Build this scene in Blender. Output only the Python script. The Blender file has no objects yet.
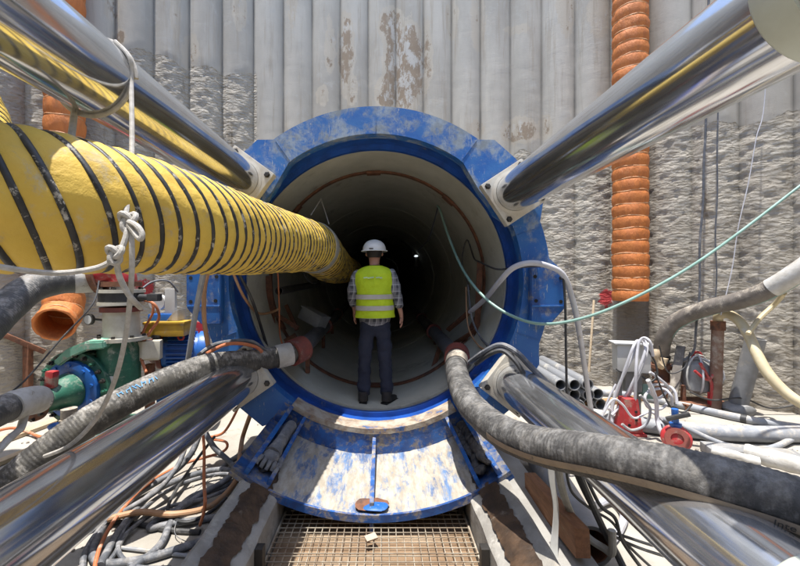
import bpy, bmesh, math, random
from mathutils import Vector, Matrix, Quaternion, noise as mnoise
random.seed(7)
V = Vector
PI = math.pi
SC = bpy.context.scene
COL = SC.collection
F = 390.0                                  # focal length in photo pixels; axis of view at (382, 279)
def W(px, py, y): return V(((px-382)*y/F, y, (279-py)*y/F))
GZ = -1.95
def G(px, py, up=0.0):
    y = F*(-GZ-up)/(py-279); return V(((px-382)*y/F, y, GZ+up))
def sst(a, b, x):
    t = min(1, max(0, (x-a)/(b-a))); return t*t*(3-2*t)

# ------------------------------------------------------------------ materials
def new_mat(name):
    m = bpy.data.materials.new(name); m.use_nodes = True
    nt = m.node_tree; return m, nt, nt.nodes['Principled BSDF']
def nd(nt, t, **kw):
    n = nt.nodes.new(t)
    for k, v in kw.items():
        if k in n.inputs: n.inputs[k].default_value = v
        else: setattr(n, k, v)
    return n
def mixc(nt, fac, a, b):
    n = nt.nodes.new('ShaderNodeMix'); n.data_type = 'RGBA'
    def put(s, v):
        if isinstance(v, (tuple, list)): s.default_value = (*v[:3], 1)
        elif isinstance(v, (int, float)): s.default_value = v
        else: nt.links.new(v, s)
    put(n.inputs[0], fac); put(n.inputs[6], a); put(n.inputs[7], b)
    return n.outputs[2]
def mth(nt, op, a, b=None, c=None, clamp=False):
    n = nt.nodes.new('ShaderNodeMath'); n.operation = op; n.use_clamp = clamp
    for i, v in enumerate((a, b, c)):
        if v is None: continue
        if isinstance(v, (int, float)): n.inputs[i].default_value = v
        else: nt.links.new(v, n.inputs[i])
    return n.outputs[0]
def ramp(nt, x, lo, hi):
    n = nt.nodes.new('ShaderNodeMapRange'); n.interpolation_type = 'SMOOTHSTEP'
    n.inputs[1].default_value = lo; n.inputs[2].default_value = hi
    nt.links.new(x, n.inputs[0]); return n.outputs[0]
def coords(nt, stretch=(1, 1, 1), off=(0, 0, 0)):
    tc = nt.nodes.new('ShaderNodeTexCoord'); mp = nt.nodes.new('ShaderNodeMapping')
    mp.inputs['Scale'].default_value = stretch; mp.inputs['Location'].default_value = off
    nt.links.new(tc.outputs['Object'], mp.inputs[0]); return mp.outputs[0]
def nz(nt, co, scale, detail=5, rough=.6, dist=0.0):
    n = nd(nt, 'ShaderNodeTexNoise', Scale=scale, Detail=detail, Roughness=rough, Distortion=dist)
    nt.links.new(co, n.inputs['Vector']); return n.outputs['Fac']
def M(name, col, rough=.6, metal=0.0, col2=None, vs=4.0, vlo=.35, vhi=.65, dust=None, ds=3.0, dlo=.5, dhi=.65, dup=0.0,
      bump=.15, bs=40.0, bdist=.01, stretch=(1, 1, 1), drough=.9, spec=.5, scratch=None, zmid=0, zk=0, streak=0):
    """col varied towards col2, then dust patches (dup = how much they favour upward faces, where dust settles)"""
    m, nt, p = new_mat(name); co = coords(nt, stretch, (hash(name) % 17, 3, 5))
    c2 = col2 or tuple(x*.72 for x in col)
    base = mixc(nt, ramp(nt, nz(nt, co, vs), vlo, vhi), col, c2)
    p.inputs['Roughness'].default_value = rough; p.inputs['Metallic'].default_value = metal
    if 'Specular IOR Level' in p.inputs: p.inputs['Specular IOR Level'].default_value = spec
    if scratch:
        sc = coords(nt, (9, 9, 1.2), (2, 7, 1)); base = mixc(nt, ramp(nt, nz(nt, sc, 6, 3, .7), .63, .68), base, scratch)
    if dust:
        f = nz(nt, co, ds, 10, .74, .3)
        if streak:                                   # rub marks running round a hose (its own length/angle attributes)
            cb = nt.nodes.new('ShaderNodeCombineXYZ')
            for i_, an in enumerate(('hose_len', 'hose_cos', 'hose_sin')):
                at = nt.nodes.new('ShaderNodeAttribute'); at.attribute_name = an; nt.links.new(at.outputs['Fac'], cb.inputs[i_])
            f = mth(nt, 'ADD', f, mth(nt, 'MULTIPLY', mth(nt, 'SUBTRACT', nz(nt, cb.outputs[0], 1.0, 6, .7), .5), streak))
        if zk:
            sz = nt.nodes.new('ShaderNodeSeparateXYZ'); nt.links.new(co, sz.inputs[0]); f = mth(nt, 'ADD', f, mth(nt, 'MULTIPLY', mth(nt, 'SUBTRACT', sz.outputs[2], zmid+5), zk))
        if dup:
            g = nt.nodes.new('ShaderNodeNewGeometry'); s = nt.nodes.new('ShaderNodeSeparateXYZ')
            nt.links.new(g.outputs['True Normal'], s.inputs[0])
            f = mth(nt, 'ADD', f, mth(nt, 'MULTIPLY', s.outputs[2], dup))
        k = ramp(nt, f, dlo, dhi)
        dc = mixc(nt, ramp(nt, nz(nt, co, ds*1.7+2, 7, .7), .36, .64), dust, tuple(x*k_ for x, k_ in zip(dust, (.72, .68, .62))))
        base = mixc(nt, k, base, dc)
        r = nt.nodes.new('ShaderNodeMapRange'); nt.links.new(k, r.inputs[0])
        r.inputs[3].default_value = rough; r.inputs[4].default_value = drough
        nt.links.new(r.outputs[0], p.inputs['Roughness'])
        if metal:
            r2 = nt.nodes.new('ShaderNodeMapRange'); nt.links.new(k, r2.inputs[0])
            r2.inputs[3].default_value = metal; r2.inputs[4].default_value = 0; nt.links.new(r2.outputs[0], p.inputs['Metallic'])
    nt.links.new(base, p.inputs['Base Color'])
    if bump:
        b = nt.nodes.new('ShaderNodeBump'); b.inputs['Strength'].default_value = bump; b.inputs['Distance'].default_value = bdist
        nt.links.new(nz(nt, co, bs, 6, .65), b.inputs['Height']); nt.links.new(b.outputs[0], p.inputs['Normal'])
    return m

DUST = (.40, .37, .32)
BLUE = (.013, .10, .33)
m_blue = M('blue_paint', BLUE, .45, col2=(.010, .055, .22), vs=5, dust=(.28, .275, .26), ds=5, dlo=.50, dhi=.66, dup=.02, bump=.12, bs=30, scratch=(.20, .24, .30))
m_blue_face = M('blue_paint_dusty', (.014, .10, .35), .5, col2=(.025, .125, .36), vs=7, dust=(.26, .32, .39), ds=4, dlo=.48, dhi=.66, zmid=2.2, zk=.055, bump=.18, bs=28, scratch=(.30, .33, .37))
m_blue_clean = M('blue_paint_inner', (.012, .075, .34), .42, col2=(.01, .05, .22), vs=6, dust=(.28, .28, .26), ds=6, dlo=.62, dhi=.74, bump=.1)
m_trough = M('blue_paint_mortar', (.10, .18, .33), .7, col2=(.06, .10, .20), vs=9, dust=(.40, .37, .315), ds=6, dlo=.385, dhi=.53, stretch=(1.5, .42, 1.5), bump=.45, bs=22, scratch=(.22, .15, .09))
m_sill = M('mortar_sill', (.38, .34, .28), .85, col2=(.24, .17, .115), vs=9, dust=(.05, .12, .30), ds=9, dlo=.56, dhi=.64, bump=.4)
m_band = M('blue_paint_rusty', (.016, .10, .34), .5, col2=(.02, .06, .20), vs=9, dust=(.29, .26, .22), ds=8, dlo=.47, dhi=.60, bump=.2)
m_pocket = M('blue_paint_greasy', (.012, .075, .25), .5, col2=(.012, .04, .13), vs=6, dust=(.22, .205, .185), ds=7, dlo=.43, dhi=.62, bump=.4, bs=25)
m_grime = M('grease_mortar', (.045, .045, .05), .55, col2=(.10, .09, .08), vs=9, dust=(.28, .26, .23), ds=6, dlo=.55, dhi=.68, bump=.8, bs=16, bdist=.03)
m_pipe = M('pipe_concrete', (.45, .445, .375), .85, col2=(.37, .365, .305), vs=1.6, dust=(.22, .21, .18), ds=1.2, dlo=.55, dhi=.75, bump=.2, bs=60)
m_rust = M('rusty_steel', (.13, .055, .030), .8, col2=(.20, .085, .045), vs=12, dust=(.10, .06, .05), ds=7, bump=.4, bs=60)
m_rustdark = M('dark_rust', (.045, .026, .02), .85, col2=(.075, .04, .028), vs=12, bump=.4)
m_galv = M('grating_wire', (.27, .225, .17), .6, col2=(.19, .14, .095), vs=6, dust=(.38, .34, .27), ds=4, dlo=.45, dhi=.6, bump=.1)
m_board = M('muddy_board', (.24, .155, .09), .9, col2=(.16, .10, .055), vs=5, dust=(.32, .24, .16), ds=2, dlo=.45, dhi=.65, bump=.5, bs=30, stretch=(.5, 3, 1))
m_railc = M('rail_paint', (.31, .295, .265), .85, col2=(.23, .215, .19), vs=7, dust=(.40, .38, .34), ds=3, dlo=.5, dhi=.6, bump=.5, bs=25)
m_railg = M('rail_grease', (.035, .022, .014), .5, col2=(.085, .05, .028), vs=7, dust=(.20, .16, .12), ds=5, dlo=.58, dhi=.70, bump=.6, bs=24)
m_plate = M('cream_plate', (.52, .50, .44), .55, col2=(.44, .40, .33), vs=6, dust=(.30, .22, .14), ds=6, dlo=.60, dhi=.72, bump=.1)
m_bolt = M('dark_bolt', (.07, .065, .06), .5, .6, bump=.1)
m_cream = M('cream_paint', (.58, .56, .48), .5, col2=(.50, .47, .38), vs=8, dust=(.30, .22, .15), ds=8, dlo=.62, dhi=.72, bump=.08)
m_white = M('white_plastic', (.52, .52, .51), .5, col2=(.44, .44, .42), vs=5, dust=(.45, .41, .35), ds=6, dlo=.58, dhi=.7, bump=.05)
m_boxgrey = M('box_grey', (.52, .53, .52), .5, col2=(.46, .46, .44), vs=3, dust=(.45, .40, .33), ds=8, dlo=.6, dhi=.72, bump=.05)
m_pvc = M('grey_pvc', (.20, .21, .225), .4, col2=(.17, .175, .185), vs=3, dust=(.45, .43, .38), ds=5, dlo=.55, dhi=.75, dup=.04, bump=.04)
m_hole = M('bolt_hole', (.012, .012, .012), .9, bump=0)
m_green = M('pump_green', (.022, .095, .062), .45, col2=(.035, .15, .095), vs=6, dust=(.34, .38, .32), ds=5, dlo=.54, dhi=.68, dup=.05, bump=.35, bs=25)
m_mint = M('pump_green_sunlit', (.16, .38, .28), .6, col2=(.12, .30, .22), vs=6, dust=(.38, .42, .36), ds=7, dlo=.52, dhi=.65, bump=.2)  # paler green with the sunlight on the pump top put into the colour
m_mblue = M('motor_blue', (.02, .12, .42), .4, col2=(.015, .09, .33), vs=5, dust=(.30, .30, .28), ds=5, dlo=.58, dhi=.7, dup=.03, bump=.05)
m_red = M('red_paint', (.42, .03, .035), .45, col2=(.33, .025, .028), vs=6, dust=(.36, .27, .22), ds=7, dlo=.48, dhi=.66, bump=.1)
m_yellow = M('yellow_paint', (.55, .33, .03), .45, col2=(.44, .26, .03), vs=6, dust=(.40, .35, .28), ds=6, dlo=.58, dhi=.7, bump=.05)
m_wood = M('timber', (.25, .115, .055), .8, col2=(.18, .08, .04), vs=8, dust=(.32, .22, .14), ds=5, dlo=.56, dhi=.7, bump=.4, bs=30, stretch=(6, 1, 6))
m_palewood = M('pale_timber', (.50, .40, .27), .8, col2=(.40, .30, .19), vs=6, bump=.3, bs=30, stretch=(6, 1, 6))
m_hose = M('rubber_hose', (.034, .033, .032), .65, col2=(.065, .062, .058), vs=14, dust=(.25, .245, .235), ds=8, dlo=.44, dhi=.80, dup=.07, streak=.5, bump=.5, bs=40)
m_hosew = M('rubber_hose_chalky', (.032, .030, .028), .65, col2=(.07, .065, .055), vs=14, dust=(.38, .37, .355), ds=6, dlo=.50, dhi=.80, dup=.12, streak=.55, bump=.45, bs=36)
m_hosep = M('hose_plain', (.06, .06, .058), .5, col2=(.09, .088, .082), vs=10, dust=(.33, .32, .31), ds=10, dlo=.52, dhi=.72, dup=.12, bump=.25, bs=50)
m_hosebrown = M('hose_brown', (.115, .10, .085), .6, col2=(.16, .14, .12), vs=8, dust=(.42, .38, .32), ds=6, dlo=.54, dhi=.7, dup=.1, bump=.3)
m_creamhose = M('hose_cream', (.52, .45, .29), .6, col2=(.45, .38, .24), vs=6, dust=(.5, .47, .4), ds=5, dlo=.55, dhi=.7, bump=.1)
m_greyhose = M('hose_bluegrey', (.27, .285, .31), .6, col2=(.22, .23, .25), vs=8, dust=(.46, .44, .41), ds=6, dlo=.50, dhi=.66, dup=.08, bump=.2)
m_cable_grey = M('cable_grey', (.11, .118, .135), .6, col2=(.075, .08, .09), vs=9, dust=(.28, .28, .29), ds=8, dlo=.50, dhi=.68, dup=.08, bump=.2)
m_cable_black = M('cable_black', (.028, .028, .030), .55, col2=(.05, .05, .05), vs=9, dust=(.3, .29, .27), ds=9, dlo=.6, dhi=.75, dup=.05, bump=.1)
m_cable_orange = M('cable_orange', (.52, .16, .06), .6, col2=(.42, .14, .06), vs=6, dust=(.45, .33, .25), ds=7, dlo=.55, dhi=.7, dup=.05, bump=.1)
m_cable_tan = M('cable_tan', (.42, .24, .13), .6, col2=(.34, .19, .1), vs=6, dust=(.45, .36, .28), ds=7, dlo=.55, dhi=.7, bump=.1)
m_cable_white = M('cable_white', (.50, .50, .53), .5, col2=(.42, .42, .45), vs=6, dust=(.5, .46, .42), ds=7, dlo=.58, dhi=.7, bump=.05)
m_ghose = M('hose_green', (.20, .32, .28), .5, col2=(.15, .26, .22), vs=5, bump=.05)
m_rope = M('rope_white', (.47, .45, .42), .85, col2=(.36, .34, .30), vs=30, bump=.8, bs=160, bdist=.004)
m_fabric = M('duct_yellow_fabric', (.64, .445, .075), .65, col2=(.56, .37, .06), vs=3, dust=(.50, .42, .25), ds=6, dlo=.55, dhi=.70, bump=.35, bs=12, bdist=.03, spec=.4)
m_ductrib = M('duct_black_rib', (.012, .012, .013), .5, col2=(.03, .03, .03), vs=9, dust=(.42, .41, .38), ds=13, dlo=.55, dhi=.62, bump=.2)
m_orange = M('duct_orange_fabric', (.60, .195, .045), .65, col2=(.50, .155, .04), vs=4, dust=(.56, .27, .10), ds=4, dlo=.55, dhi=.75, bump=.5, bs=14, bdist=.03, stretch=(3, 3, 1))
m_orangerib_sunlit = M('duct_orange_rib', (.60, .36, .20), .6, col2=(.5, .22, .08), vs=9, bump=.2)  # paler than the fabric: sunlit ridges painted into the rib colour
m_tape = M('white_wrap', (.50, .49, .46), .7, col2=(.40, .38, .34), vs=9, dust=(.30, .26, .20), ds=8, dlo=.58, dhi=.7, bump=.5, bs=25)
m_claddirt = M('glove_grey', (.15, .155, .165), .9, col2=(.10, .10, .105), vs=12, dust=(.26, .26, .26), ds=9, dlo=.5, dhi=.65, bump=.5, bs=40)
m_strap = M('webbing', (.33, .32, .29), .8, col2=(.26, .25, .22), vs=9, dust=(.42, .40, .36), ds=6, bump=.3)
m_steelgrey = M('grey_steel_pipe', (.24, .245, .25), .6, .0, col2=(.19, .19, .19), vs=5, dust=(.38, .36, .33), ds=4, dlo=.52, dhi=.68, dup=.05, bump=.2)
m_ground_c = None
m_stripe = M('hose_stripe_tan', (.30, .24, .17), .8, col2=(.24, .19, .14), vs=10, dust=(.14, .12, .10), ds=14, dlo=.56, dhi=.68, bump=.3)
m_ink = M('stripe_ink', (.06, .055, .05), .8, bump=0)
m_inkblue = M('hose_print_blue', (.05, .24, .50), .7, col2=(.12, .32, .55), vs=30, bump=0)

def make_chrome():
    m, nt, p = new_mat('polished_chrome')
    co = coords(nt, (1, 1, 1)); lo = coords(nt, (26, .6, 26))
    c = mixc(nt, ramp(nt, nz(nt, co, 2.5), .4, .7), (.66, .67, .69), (.55, .555, .56))
    c = mixc(nt, mth(nt, 'MULTIPLY', ramp(nt, nz(nt, coords(nt, (40, .5, 40)), 3, 4, .6), .52, .70), .35), c, (.42, .41, .38))
    nt.links.new(c, p.inputs['Base Color']); film = ramp(nt, nz(nt, coords(nt, (7, .8, 7)), 2.2, 8, .7), .42, .80)
    mr = nt.nodes.new('ShaderNodeMapRange'); nt.links.new(film, mr.inputs[0]); mr.inputs[3].default_value = .90; mr.inputs[4].default_value = .72; nt.links.new(mr.outputs[0], p.inputs['Metallic'])
    r = mth(nt, 'ADD', mth(nt, 'ADD', mth(nt, 'MULTIPLY', nz(nt, lo, 4, 4, .7), .08), .075), mth(nt, 'MULTIPLY', film, .05)); nt.links.new(r, p.inputs['Roughness'])
    b = nt.nodes.new('ShaderNodeBump'); b.inputs['Strength'].default_value = .025; b.inputs['Distance'].default_value = .002
    nt.links.new(nz(nt, lo, 5, 3, .6), b.inputs['Height']); nt.links.new(b.outputs[0], p.inputs['Normal'])
    return m
m_chrome = make_chrome()

def nt_warp(nt, cs, co):
    a = nt.nodes.new('ShaderNodeVectorMath'); a.operation = 'MULTIPLY_ADD'
    n = nd(nt, 'ShaderNodeTexNoise', Scale=6.0, Detail=5); nt.links.new(co, n.inputs['Vector'])
    nt.links.new(n.outputs['Color'], a.inputs[0]); a.inputs[1].default_value = (.22, .22, .22); nt.links.new(cs, a.inputs[2]); return a.outputs[0]
def make_wall_mat():
    m, nt, p = new_mat('pile_wall_concrete')
    def attr(n):
        a = nt.nodes.new('ShaderNodeAttribute'); a.attribute_name = n; return a.outputs['Fac']
    co = coords(nt); cs = coords(nt, (1, 1, 2.4)); cv = coords(nt, (1, 1, .35))
    fine = nz(nt, co, 9, 6, .65); big = nz(nt, cv, 1.1, 5, .6)
    rk = ramp(nt, mth(nt, 'ADD', attr('rough'), mth(nt, 'MULTIPLY', mth(nt, 'SUBTRACT', fine, .5), .55)), .42, .54)
    plaster = mixc(nt, ramp(nt, big, .36, .64), (.46, .43, .375), (.36, .335, .29))
    plaster = mixc(nt, ramp(nt, nz(nt, co, 3.3, 7, .7, .4), .54, .74), plaster, (.42, .405, .37))
    st = mth(nt, 'ADD', attr('stain'), mth(nt, 'MULTIPLY', mth(nt, 'SUBTRACT', nz(nt, coords(nt, (1, 1, .55)), 5.5, 8, .72), .5), 1.9))
    plaster = mixc(nt, ramp(nt, st, .30, .42), plaster, (.44, .395, .325))
    plaster = mixc(nt, ramp(nt, st, .70, .82), plaster, (.27, .21, .15))
    plaster = mixc(nt, ramp(nt, mth(nt, 'ADD', mth(nt, 'MULTIPLY', attr('stain'), .25), nz(nt, coords(nt, (1, 1, .5), (4, 4, 4)), 7, 8, .75)), .72, .80), plaster, (.46, .44, .40))
    drip = ramp(nt, nz(nt, coords(nt, (1, 1, .07), (9, 2, 1)), 6.5, 7, .7), .52, .68)
    plaster = mixc(nt, mth(nt, 'MULTIPLY', drip, .55), plaster, (.31, .265, .205))
    plaster = mixc(nt, mth(nt, 'MULTIPLY', ramp(nt, nz(nt, coords(nt, (1, 1, .10), (2, 8, 1)), 5, 7, .7), .58, .70), .6), plaster, (.50, .465, .40))
    plaster = mixc(nt, mth(nt, 'MULTIPLY', attr('groove'), .8), plaster, (.15, .14, .125))
    stone = mixc(nt, ramp(nt, nz(nt, cs, 2.2, 7, .7), .35, .65), (.50, .46, .39), (.42, .375, .305))
    stone = mixc(nt, ramp(nt, nz(nt, cs, 11, 6, .7), .58, .76), stone, (.24, .21, .17))
    stone = mixc(nt, ramp(nt, nz(nt, cv, .9, 4, .6), .56, .74), stone, (.30, .265, .215))
    vo = nd(nt, 'ShaderNodeTexVoronoi', Scale=10.0); nt.links.new(nt_warp(nt, cs, co), vo.inputs['Vector'])
    vg = nt.nodes.new('ShaderNodeRGBToBW'); nt.links.new(vo.outputs['Color'], vg.inputs[0])
    stone = mixc(nt, mth(nt, 'MULTIPLY', vg.outputs[0], .30), stone, (.56, .53, .47))
    stone = mixc(nt, ramp(nt, nz(nt, coords(nt, (1, 1, .22), (3, 3, 3)), 3.2, 8, .7), .54, .70), stone, (.27, .225, .165))
    stone = mixc(nt, mth(nt, 'MULTIPLY', attr('groove'), .4), stone, (.20, .17, .13))
    stone = mixc(nt, attr('duct_shade_foot'), stone, (.20, .165, .13))  # darkens the painted duct shadow and the foot of the wall
    col = mixc(nt, rk, plaster, stone)
    pk = ramp(nt, mth(nt, 'ADD', attr('paint'), mth(nt, 'MULTIPLY', mth(nt, 'SUBTRACT', nz(nt, co, 9, 7, .8), .5), 2.4)), .50, .72)
    col = mixc(nt, pk, col, (.50, .05, .055))
    nt.links.new(col, p.inputs['Base Color']); p.inputs['Roughness'].default_value = .9
    b = nt.nodes.new('ShaderNodeBump'); b.inputs['Distance'].default_value = .05
    nt.links.new(mth(nt, 'ADD', mth(nt, 'MULTIPLY', rk, .80), .16), b.inputs['Strength'])
    nt.links.new(mth(nt, 'ADD', mth(nt, 'ADD', mth(nt, 'MULTIPLY', nz(nt, cs, 9, 10, .8, .6), .9), mth(nt, 'MULTIPLY', mth(nt, 'MULTIPLY', vo.outputs['Distance'], rk), .9)), mth(nt, 'MULTIPLY', nz(nt, co, 45, 4, .6), .3)), b.inputs['Height'])
    nt.links.new(b.outputs[0], p.inputs['Normal'])
    return m

def make_ground_mat():
    m, nt, p = new_mat('ground_concrete')
    co = coords(nt)
    c = mixc(nt, ramp(nt, nz(nt, co, .9, 6, .65), .38, .66), (.38, .355, .31), (.28, .255, .215))
    c = mixc(nt, ramp(nt, nz(nt, co, 2.7, 7, .7, .5), .56, .70), c, (.27, .235, .19))
    c = mixc(nt, ramp(nt, nz(nt, co, 9, 6, .7), .62, .74), c, (.20, .17, .135))
    nt.links.new(c, p.inputs['Base Color']); p.inputs['Roughness'].default_value = .9
    b = nt.nodes.new('ShaderNodeBump'); b.inputs['Strength'].default_value = .5; b.inputs['Distance'].default_value = .02
    nt.links.new(nz(nt, co, 18, 8, .7), b.inputs['Height']); nt.links.new(b.outputs[0], p.inputs['Normal'])
    return m
m_wall = make_wall_mat(); m_ground = make_ground_mat()

# ------------------------------------------------------------------ mesh builder
def basis(d):
    d = d.normalized(); a = V((0, 0, 1)) if abs(d.z) < .9 else V((1, 0, 0))
    u = a.cross(d).normalized(); return u, d.cross(u).normalized(), d
def crv(pts, n=10, closed=False):
    """Catmull-Rom through the points"""
    P = [V(p) for p in pts]; out = []; N = len(P)
    rng = range(N if closed else N-1)
    for i in rng:
        g = (lambda k: P[k % N]) if closed else (lambda k: P[min(max(k, 0), N-1)])
        a, b, c, d = g(i-1), g(i), g(i+1), g(i+2)
        for k in range(n):
            t = k/n
            out.append(.5*((2*b)+(c-a)*t+(2*a-5*b+4*c-d)*t*t+(3*b-a-3*c+d)*t**3))
    if not closed: out.append(P[-1].copy())
    return out
def resample(pts, step):
    out = [pts[0].copy()]; acc = 0; L = [0]
    for a, b in zip(pts, pts[1:]): L.append(L[-1]+(b-a).length)
    n = max(2, int(L[-1]/step)); j = 0
    for i in range(1, n+1):
        s = L[-1]*i/n
        while j < len(L)-2 and L[j+1] < s: j += 1
        t = (s-L[j])/max(1e-9, L[j+1]-L[j]); out.append(pts[j].lerp(pts[j+1], min(1, t)))
    return out
def frames(pts, closed=False):
    T = []
    n = len(pts)
    for i in range(n):
        if closed: t = pts[(i+1) % n]-pts[i-1]
        else: t = pts[min(i+1, n-1)]-pts[max(i-1, 0)]
        T.append(t.normalized())
    u, v, _ = basis(T[0]); out = [(u, v)]
    for i in range(1, n):
        q = T[i-1].rotation_difference(T[i]); u = q @ out[-1][0]
        u = (u-T[i]*u.dot(T[i])).normalized(); out.append((u, T[i].cross(u)))
    return out
class MB:
    def __init__(self): self.bm = bmesh.new()
    def ring(self, c, u, v, r, seg, ru=None):
        return [self.bm.verts.new(c+u*(math.cos(2*PI*k/seg)*r)+v*(math.sin(2*PI*k/seg)*(ru or r))) for k in range(seg)]
    def bridge(self, A, B, flip=False):
        n = len(A)
        for k in range(n):
            f = (A[k], A[(k+1) % n], B[(k+1) % n], B[k])
            try: self.bm.faces.new(f[::-1] if flip else f)
            except ValueError: pass
    def tube(self, pts, r, seg=10, cap=True, closed=False, fr=None):
        """r: number or function(i, n)"""
        fr = fr or frames(pts, closed); n = len(pts); R = []
        for i in range(n):
            rr = r(i, n) if callable(r) else r
            R.append(self.ring(pts[i], fr[i][0], fr[i][1], rr, seg))
        for i in range(n-1): self.bridge(R[i], R[i+1])
        if closed: self._close(R[-1], R[0])
        elif cap:
            self.bm.faces.new(R[0][::-1]); self.bm.faces.new(R[-1])
        return self
    def _close(self, A, B):
        s = min(range(len(A)), key=lambda k: (A[0].co-B[k].co).length); n = len(A)
        for k in range(n):
            try: self.bm.faces.new((A[k], A[(k+1) % n], B[(k+1+s) % n], B[(k+s) % n]))
            except ValueError: pass
    def lathe(self, prof, o, ax, seg=24, cap0=True, cap1=True, closed=False):
        """prof: (radius, distance along ax)"""
        u, v, d = basis(V(ax)); o = V(o)
        R = [self.ring(o+d*t, u, v, max(r, 1e-4), seg) for r, t in prof]
        for a, b in zip(R, R[1:]): self.bridge(a, b)
        if closed: self.bridge(R[-1], R[0])
        else:
            if cap0: self.bm.faces.new(R[0][::-1])
            if cap1: self.bm.faces.new(R[-1])
        return self
    def cyl(self, a, b, r, seg=16, r2=None):
        a, b = V(a), V(b); return self.lathe([(r, 0), (r if r2 is None else r2, (b-a).length)], a, b-a, seg)
    def pipe(self, a, b, ro, ri, seg=24):
        a, b = V(a), V(b); L = (b-a).length
        return self.lathe([(ri, 0), (ro, 0), (ro, L), (ri, L)], a, b-a, seg, closed=True)
    def box(self, c, s, rot=None, bev=0.0):
        tmp = bmesh.new(); bmesh.ops.create_cube(tmp, size=1)
        bmesh.ops.scale(tmp, vec=V(s), verts=tmp.verts)
        if bev: bmesh.ops.bevel(tmp, geom=tmp.edges[:], offset=bev, segments=2, affect='EDGES', profile=.7)
        if rot is not None: bmesh.ops.rotate(tmp, cent=(0, 0, 0), matrix=rot, verts=tmp.verts)
        bmesh.ops.translate(tmp, vec=V(c), verts=tmp.verts); self.absorb(tmp); return self
    def absorb(self, tmp):
        me = bpy.data.meshes.new('t'); tmp.to_mesh(me); tmp.free(); self.bm.from_mesh(me); bpy.data.meshes.remove(me)
    def beam(self, a, b, w, h, up=(0, 0, 1), bev=.004):
        """box from a to b, w across, h along up"""
        a, b = V(a), V(b); d = (b-a).normalized(); x = d.cross(V(up)).normalized(); z = x.cross(d)
        return self.box((a+b)/2, (w, (b-a).length, h), Matrix((x, d, z)).transposed(), bev)
    def prism(self, poly, vec, bev=0.0):
        """poly: 3-D points of one face, pushed along vec"""
        tmp = bmesh.new(); vec = V(vec); A = [tmp.verts.new(V(p)) for p in poly]; B = [tmp.verts.new(V(p)+vec) for p in poly]; n = len(A)
        tmp.faces.new(A); tmp.faces.new(B[::-1])
        for k in range(n): tmp.faces.new((A[k], B[k], B[(k+1) % n], A[(k+1) % n]))
        bmesh.ops.recalc_face_normals(tmp, faces=tmp.faces)
        if bev: bmesh.ops.bevel(tmp, geom=tmp.edges[:], offset=bev, segments=2, affect='EDGES')
        self.absorb(tmp); return self
    def ball(self, c, r, sc=(1, 1, 1), u=16, v=10):
        tmp = bmesh.new(); bmesh.ops.create_uvsphere(tmp, u_segments=u, v_segments=v, radius=r)
        bmesh.ops.scale(tmp, vec=V(sc), verts=tmp.verts); bmesh.ops.translate(tmp, vec=V(c), verts=tmp.verts); self.absorb(tmp); return self
    def jitter(self, amp, sc):
        for v in self.bm.verts:
            v.co += amp*mnoise.noise_vector(v.co*sc)
        return self
ORG = {}
def build(name, mb, mat, parent=None, loc=None, sharp=.6):
    bm = mb.bm
    if parent is not None: org = ORG[parent]
    else:
        xs = [v.co for v in bm.verts]
        lo = V([min(c[i] for c in xs) for i in range(3)]); hi = V([max(c[i] for c in xs) for i in range(3)])
        org = V(loc) if loc is not None else V(((lo.x+hi.x)/2, (lo.y+hi.y)/2, lo.z))
    bmesh.ops.translate(bm, vec=-org, verts=bm.verts)
    bmesh.ops.recalc_face_normals(bm, faces=bm.faces)
    me = bpy.data.meshes.new(name); bm.to_mesh(me); bm.free()
    me.polygons.foreach_set('use_smooth', [True]*len(me.polygons)); me.set_sharp_from_angle(angle=sharp)
    me.materials.append(mat)
    o = bpy.data.objects.new(name, me); COL.objects.link(o)
    if parent is not None: o.parent = parent
    else: o.location = org
    ORG[o] = org
    return o
def tag(o, label, cat, group=None):
    o['label'] = label; o['category'] = cat
    if group: o['group'] = group
    return o
def thing(name, label, cat, loc, group=None):
    o = bpy.data.objects.new(name, None); COL.objects.link(o); o.location = V(loc); o.empty_display_size = .1
    ORG[o] = V(loc); return tag(o, label, cat, group)
def struct(o): o['kind'] = 'structure'; return o
def solo(name, mb, mat, label, cat, group=None): return tag(build(name, mb, mat), label, cat, group)
def hose(name, pts, r, mat, label, cat, group=None, seg=8, n=8, droop=0):
    return solo(name, MB().tube(crv(pts, n), r, seg), mat, label, cat, group)

# ------------------------------------------------------------------ ground, wall
RW, NP = 8.25, 89
bm = MB(); v = [bm.bm.verts.new(p) for p in ((-40, -40, GZ), (40, -40, GZ), (40, 40, GZ), (-40, 40, GZ))]; bm.bm.faces.new(v)
struct(build('ground', bm, m_ground, loc=(0, 0, GZ)))

def rough_line(px):                       # height where the smooth plaster of the piles stops
    return 4.05 if px < 257 else (2.46 if px > 480 else 1.2)
STAINS = [(346, 55, 9, 42, .8), (352, 92, 7, 18, .7), (330, 50, 6, 30, .6), (405, 70, 22, 48, 1.0), (388, 95, 13, 18, .9), (425, 60, 8, 40, .7), (322, 98, 7, 11, .6),
          (392, 30, 14, 22, .8), (478, 22, 9, 34, .6), (452, 20, 7, 24, .6), (520, 132, 20, 14, .75), (478, 130, 8, 9, .6), (565, 15, 11, 26, .6), (598, 18, 12, 26, .6), (516, 32, 14, 6, .6), (545, 128, 8, 14, .6),
          (118, 40, 7, 10, .9), (190, 55, 9, 24, .6), (175, 20, 6, 30, .5), (112, 12, 9, 14, .8), (240, 12, 8, 26, .6), (292, 5, 6, 26, .6), (640, 10, 5, 60, .5), (590, 128, 10, 10, .6), (610, 95, 14, 7, .5)]
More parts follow.
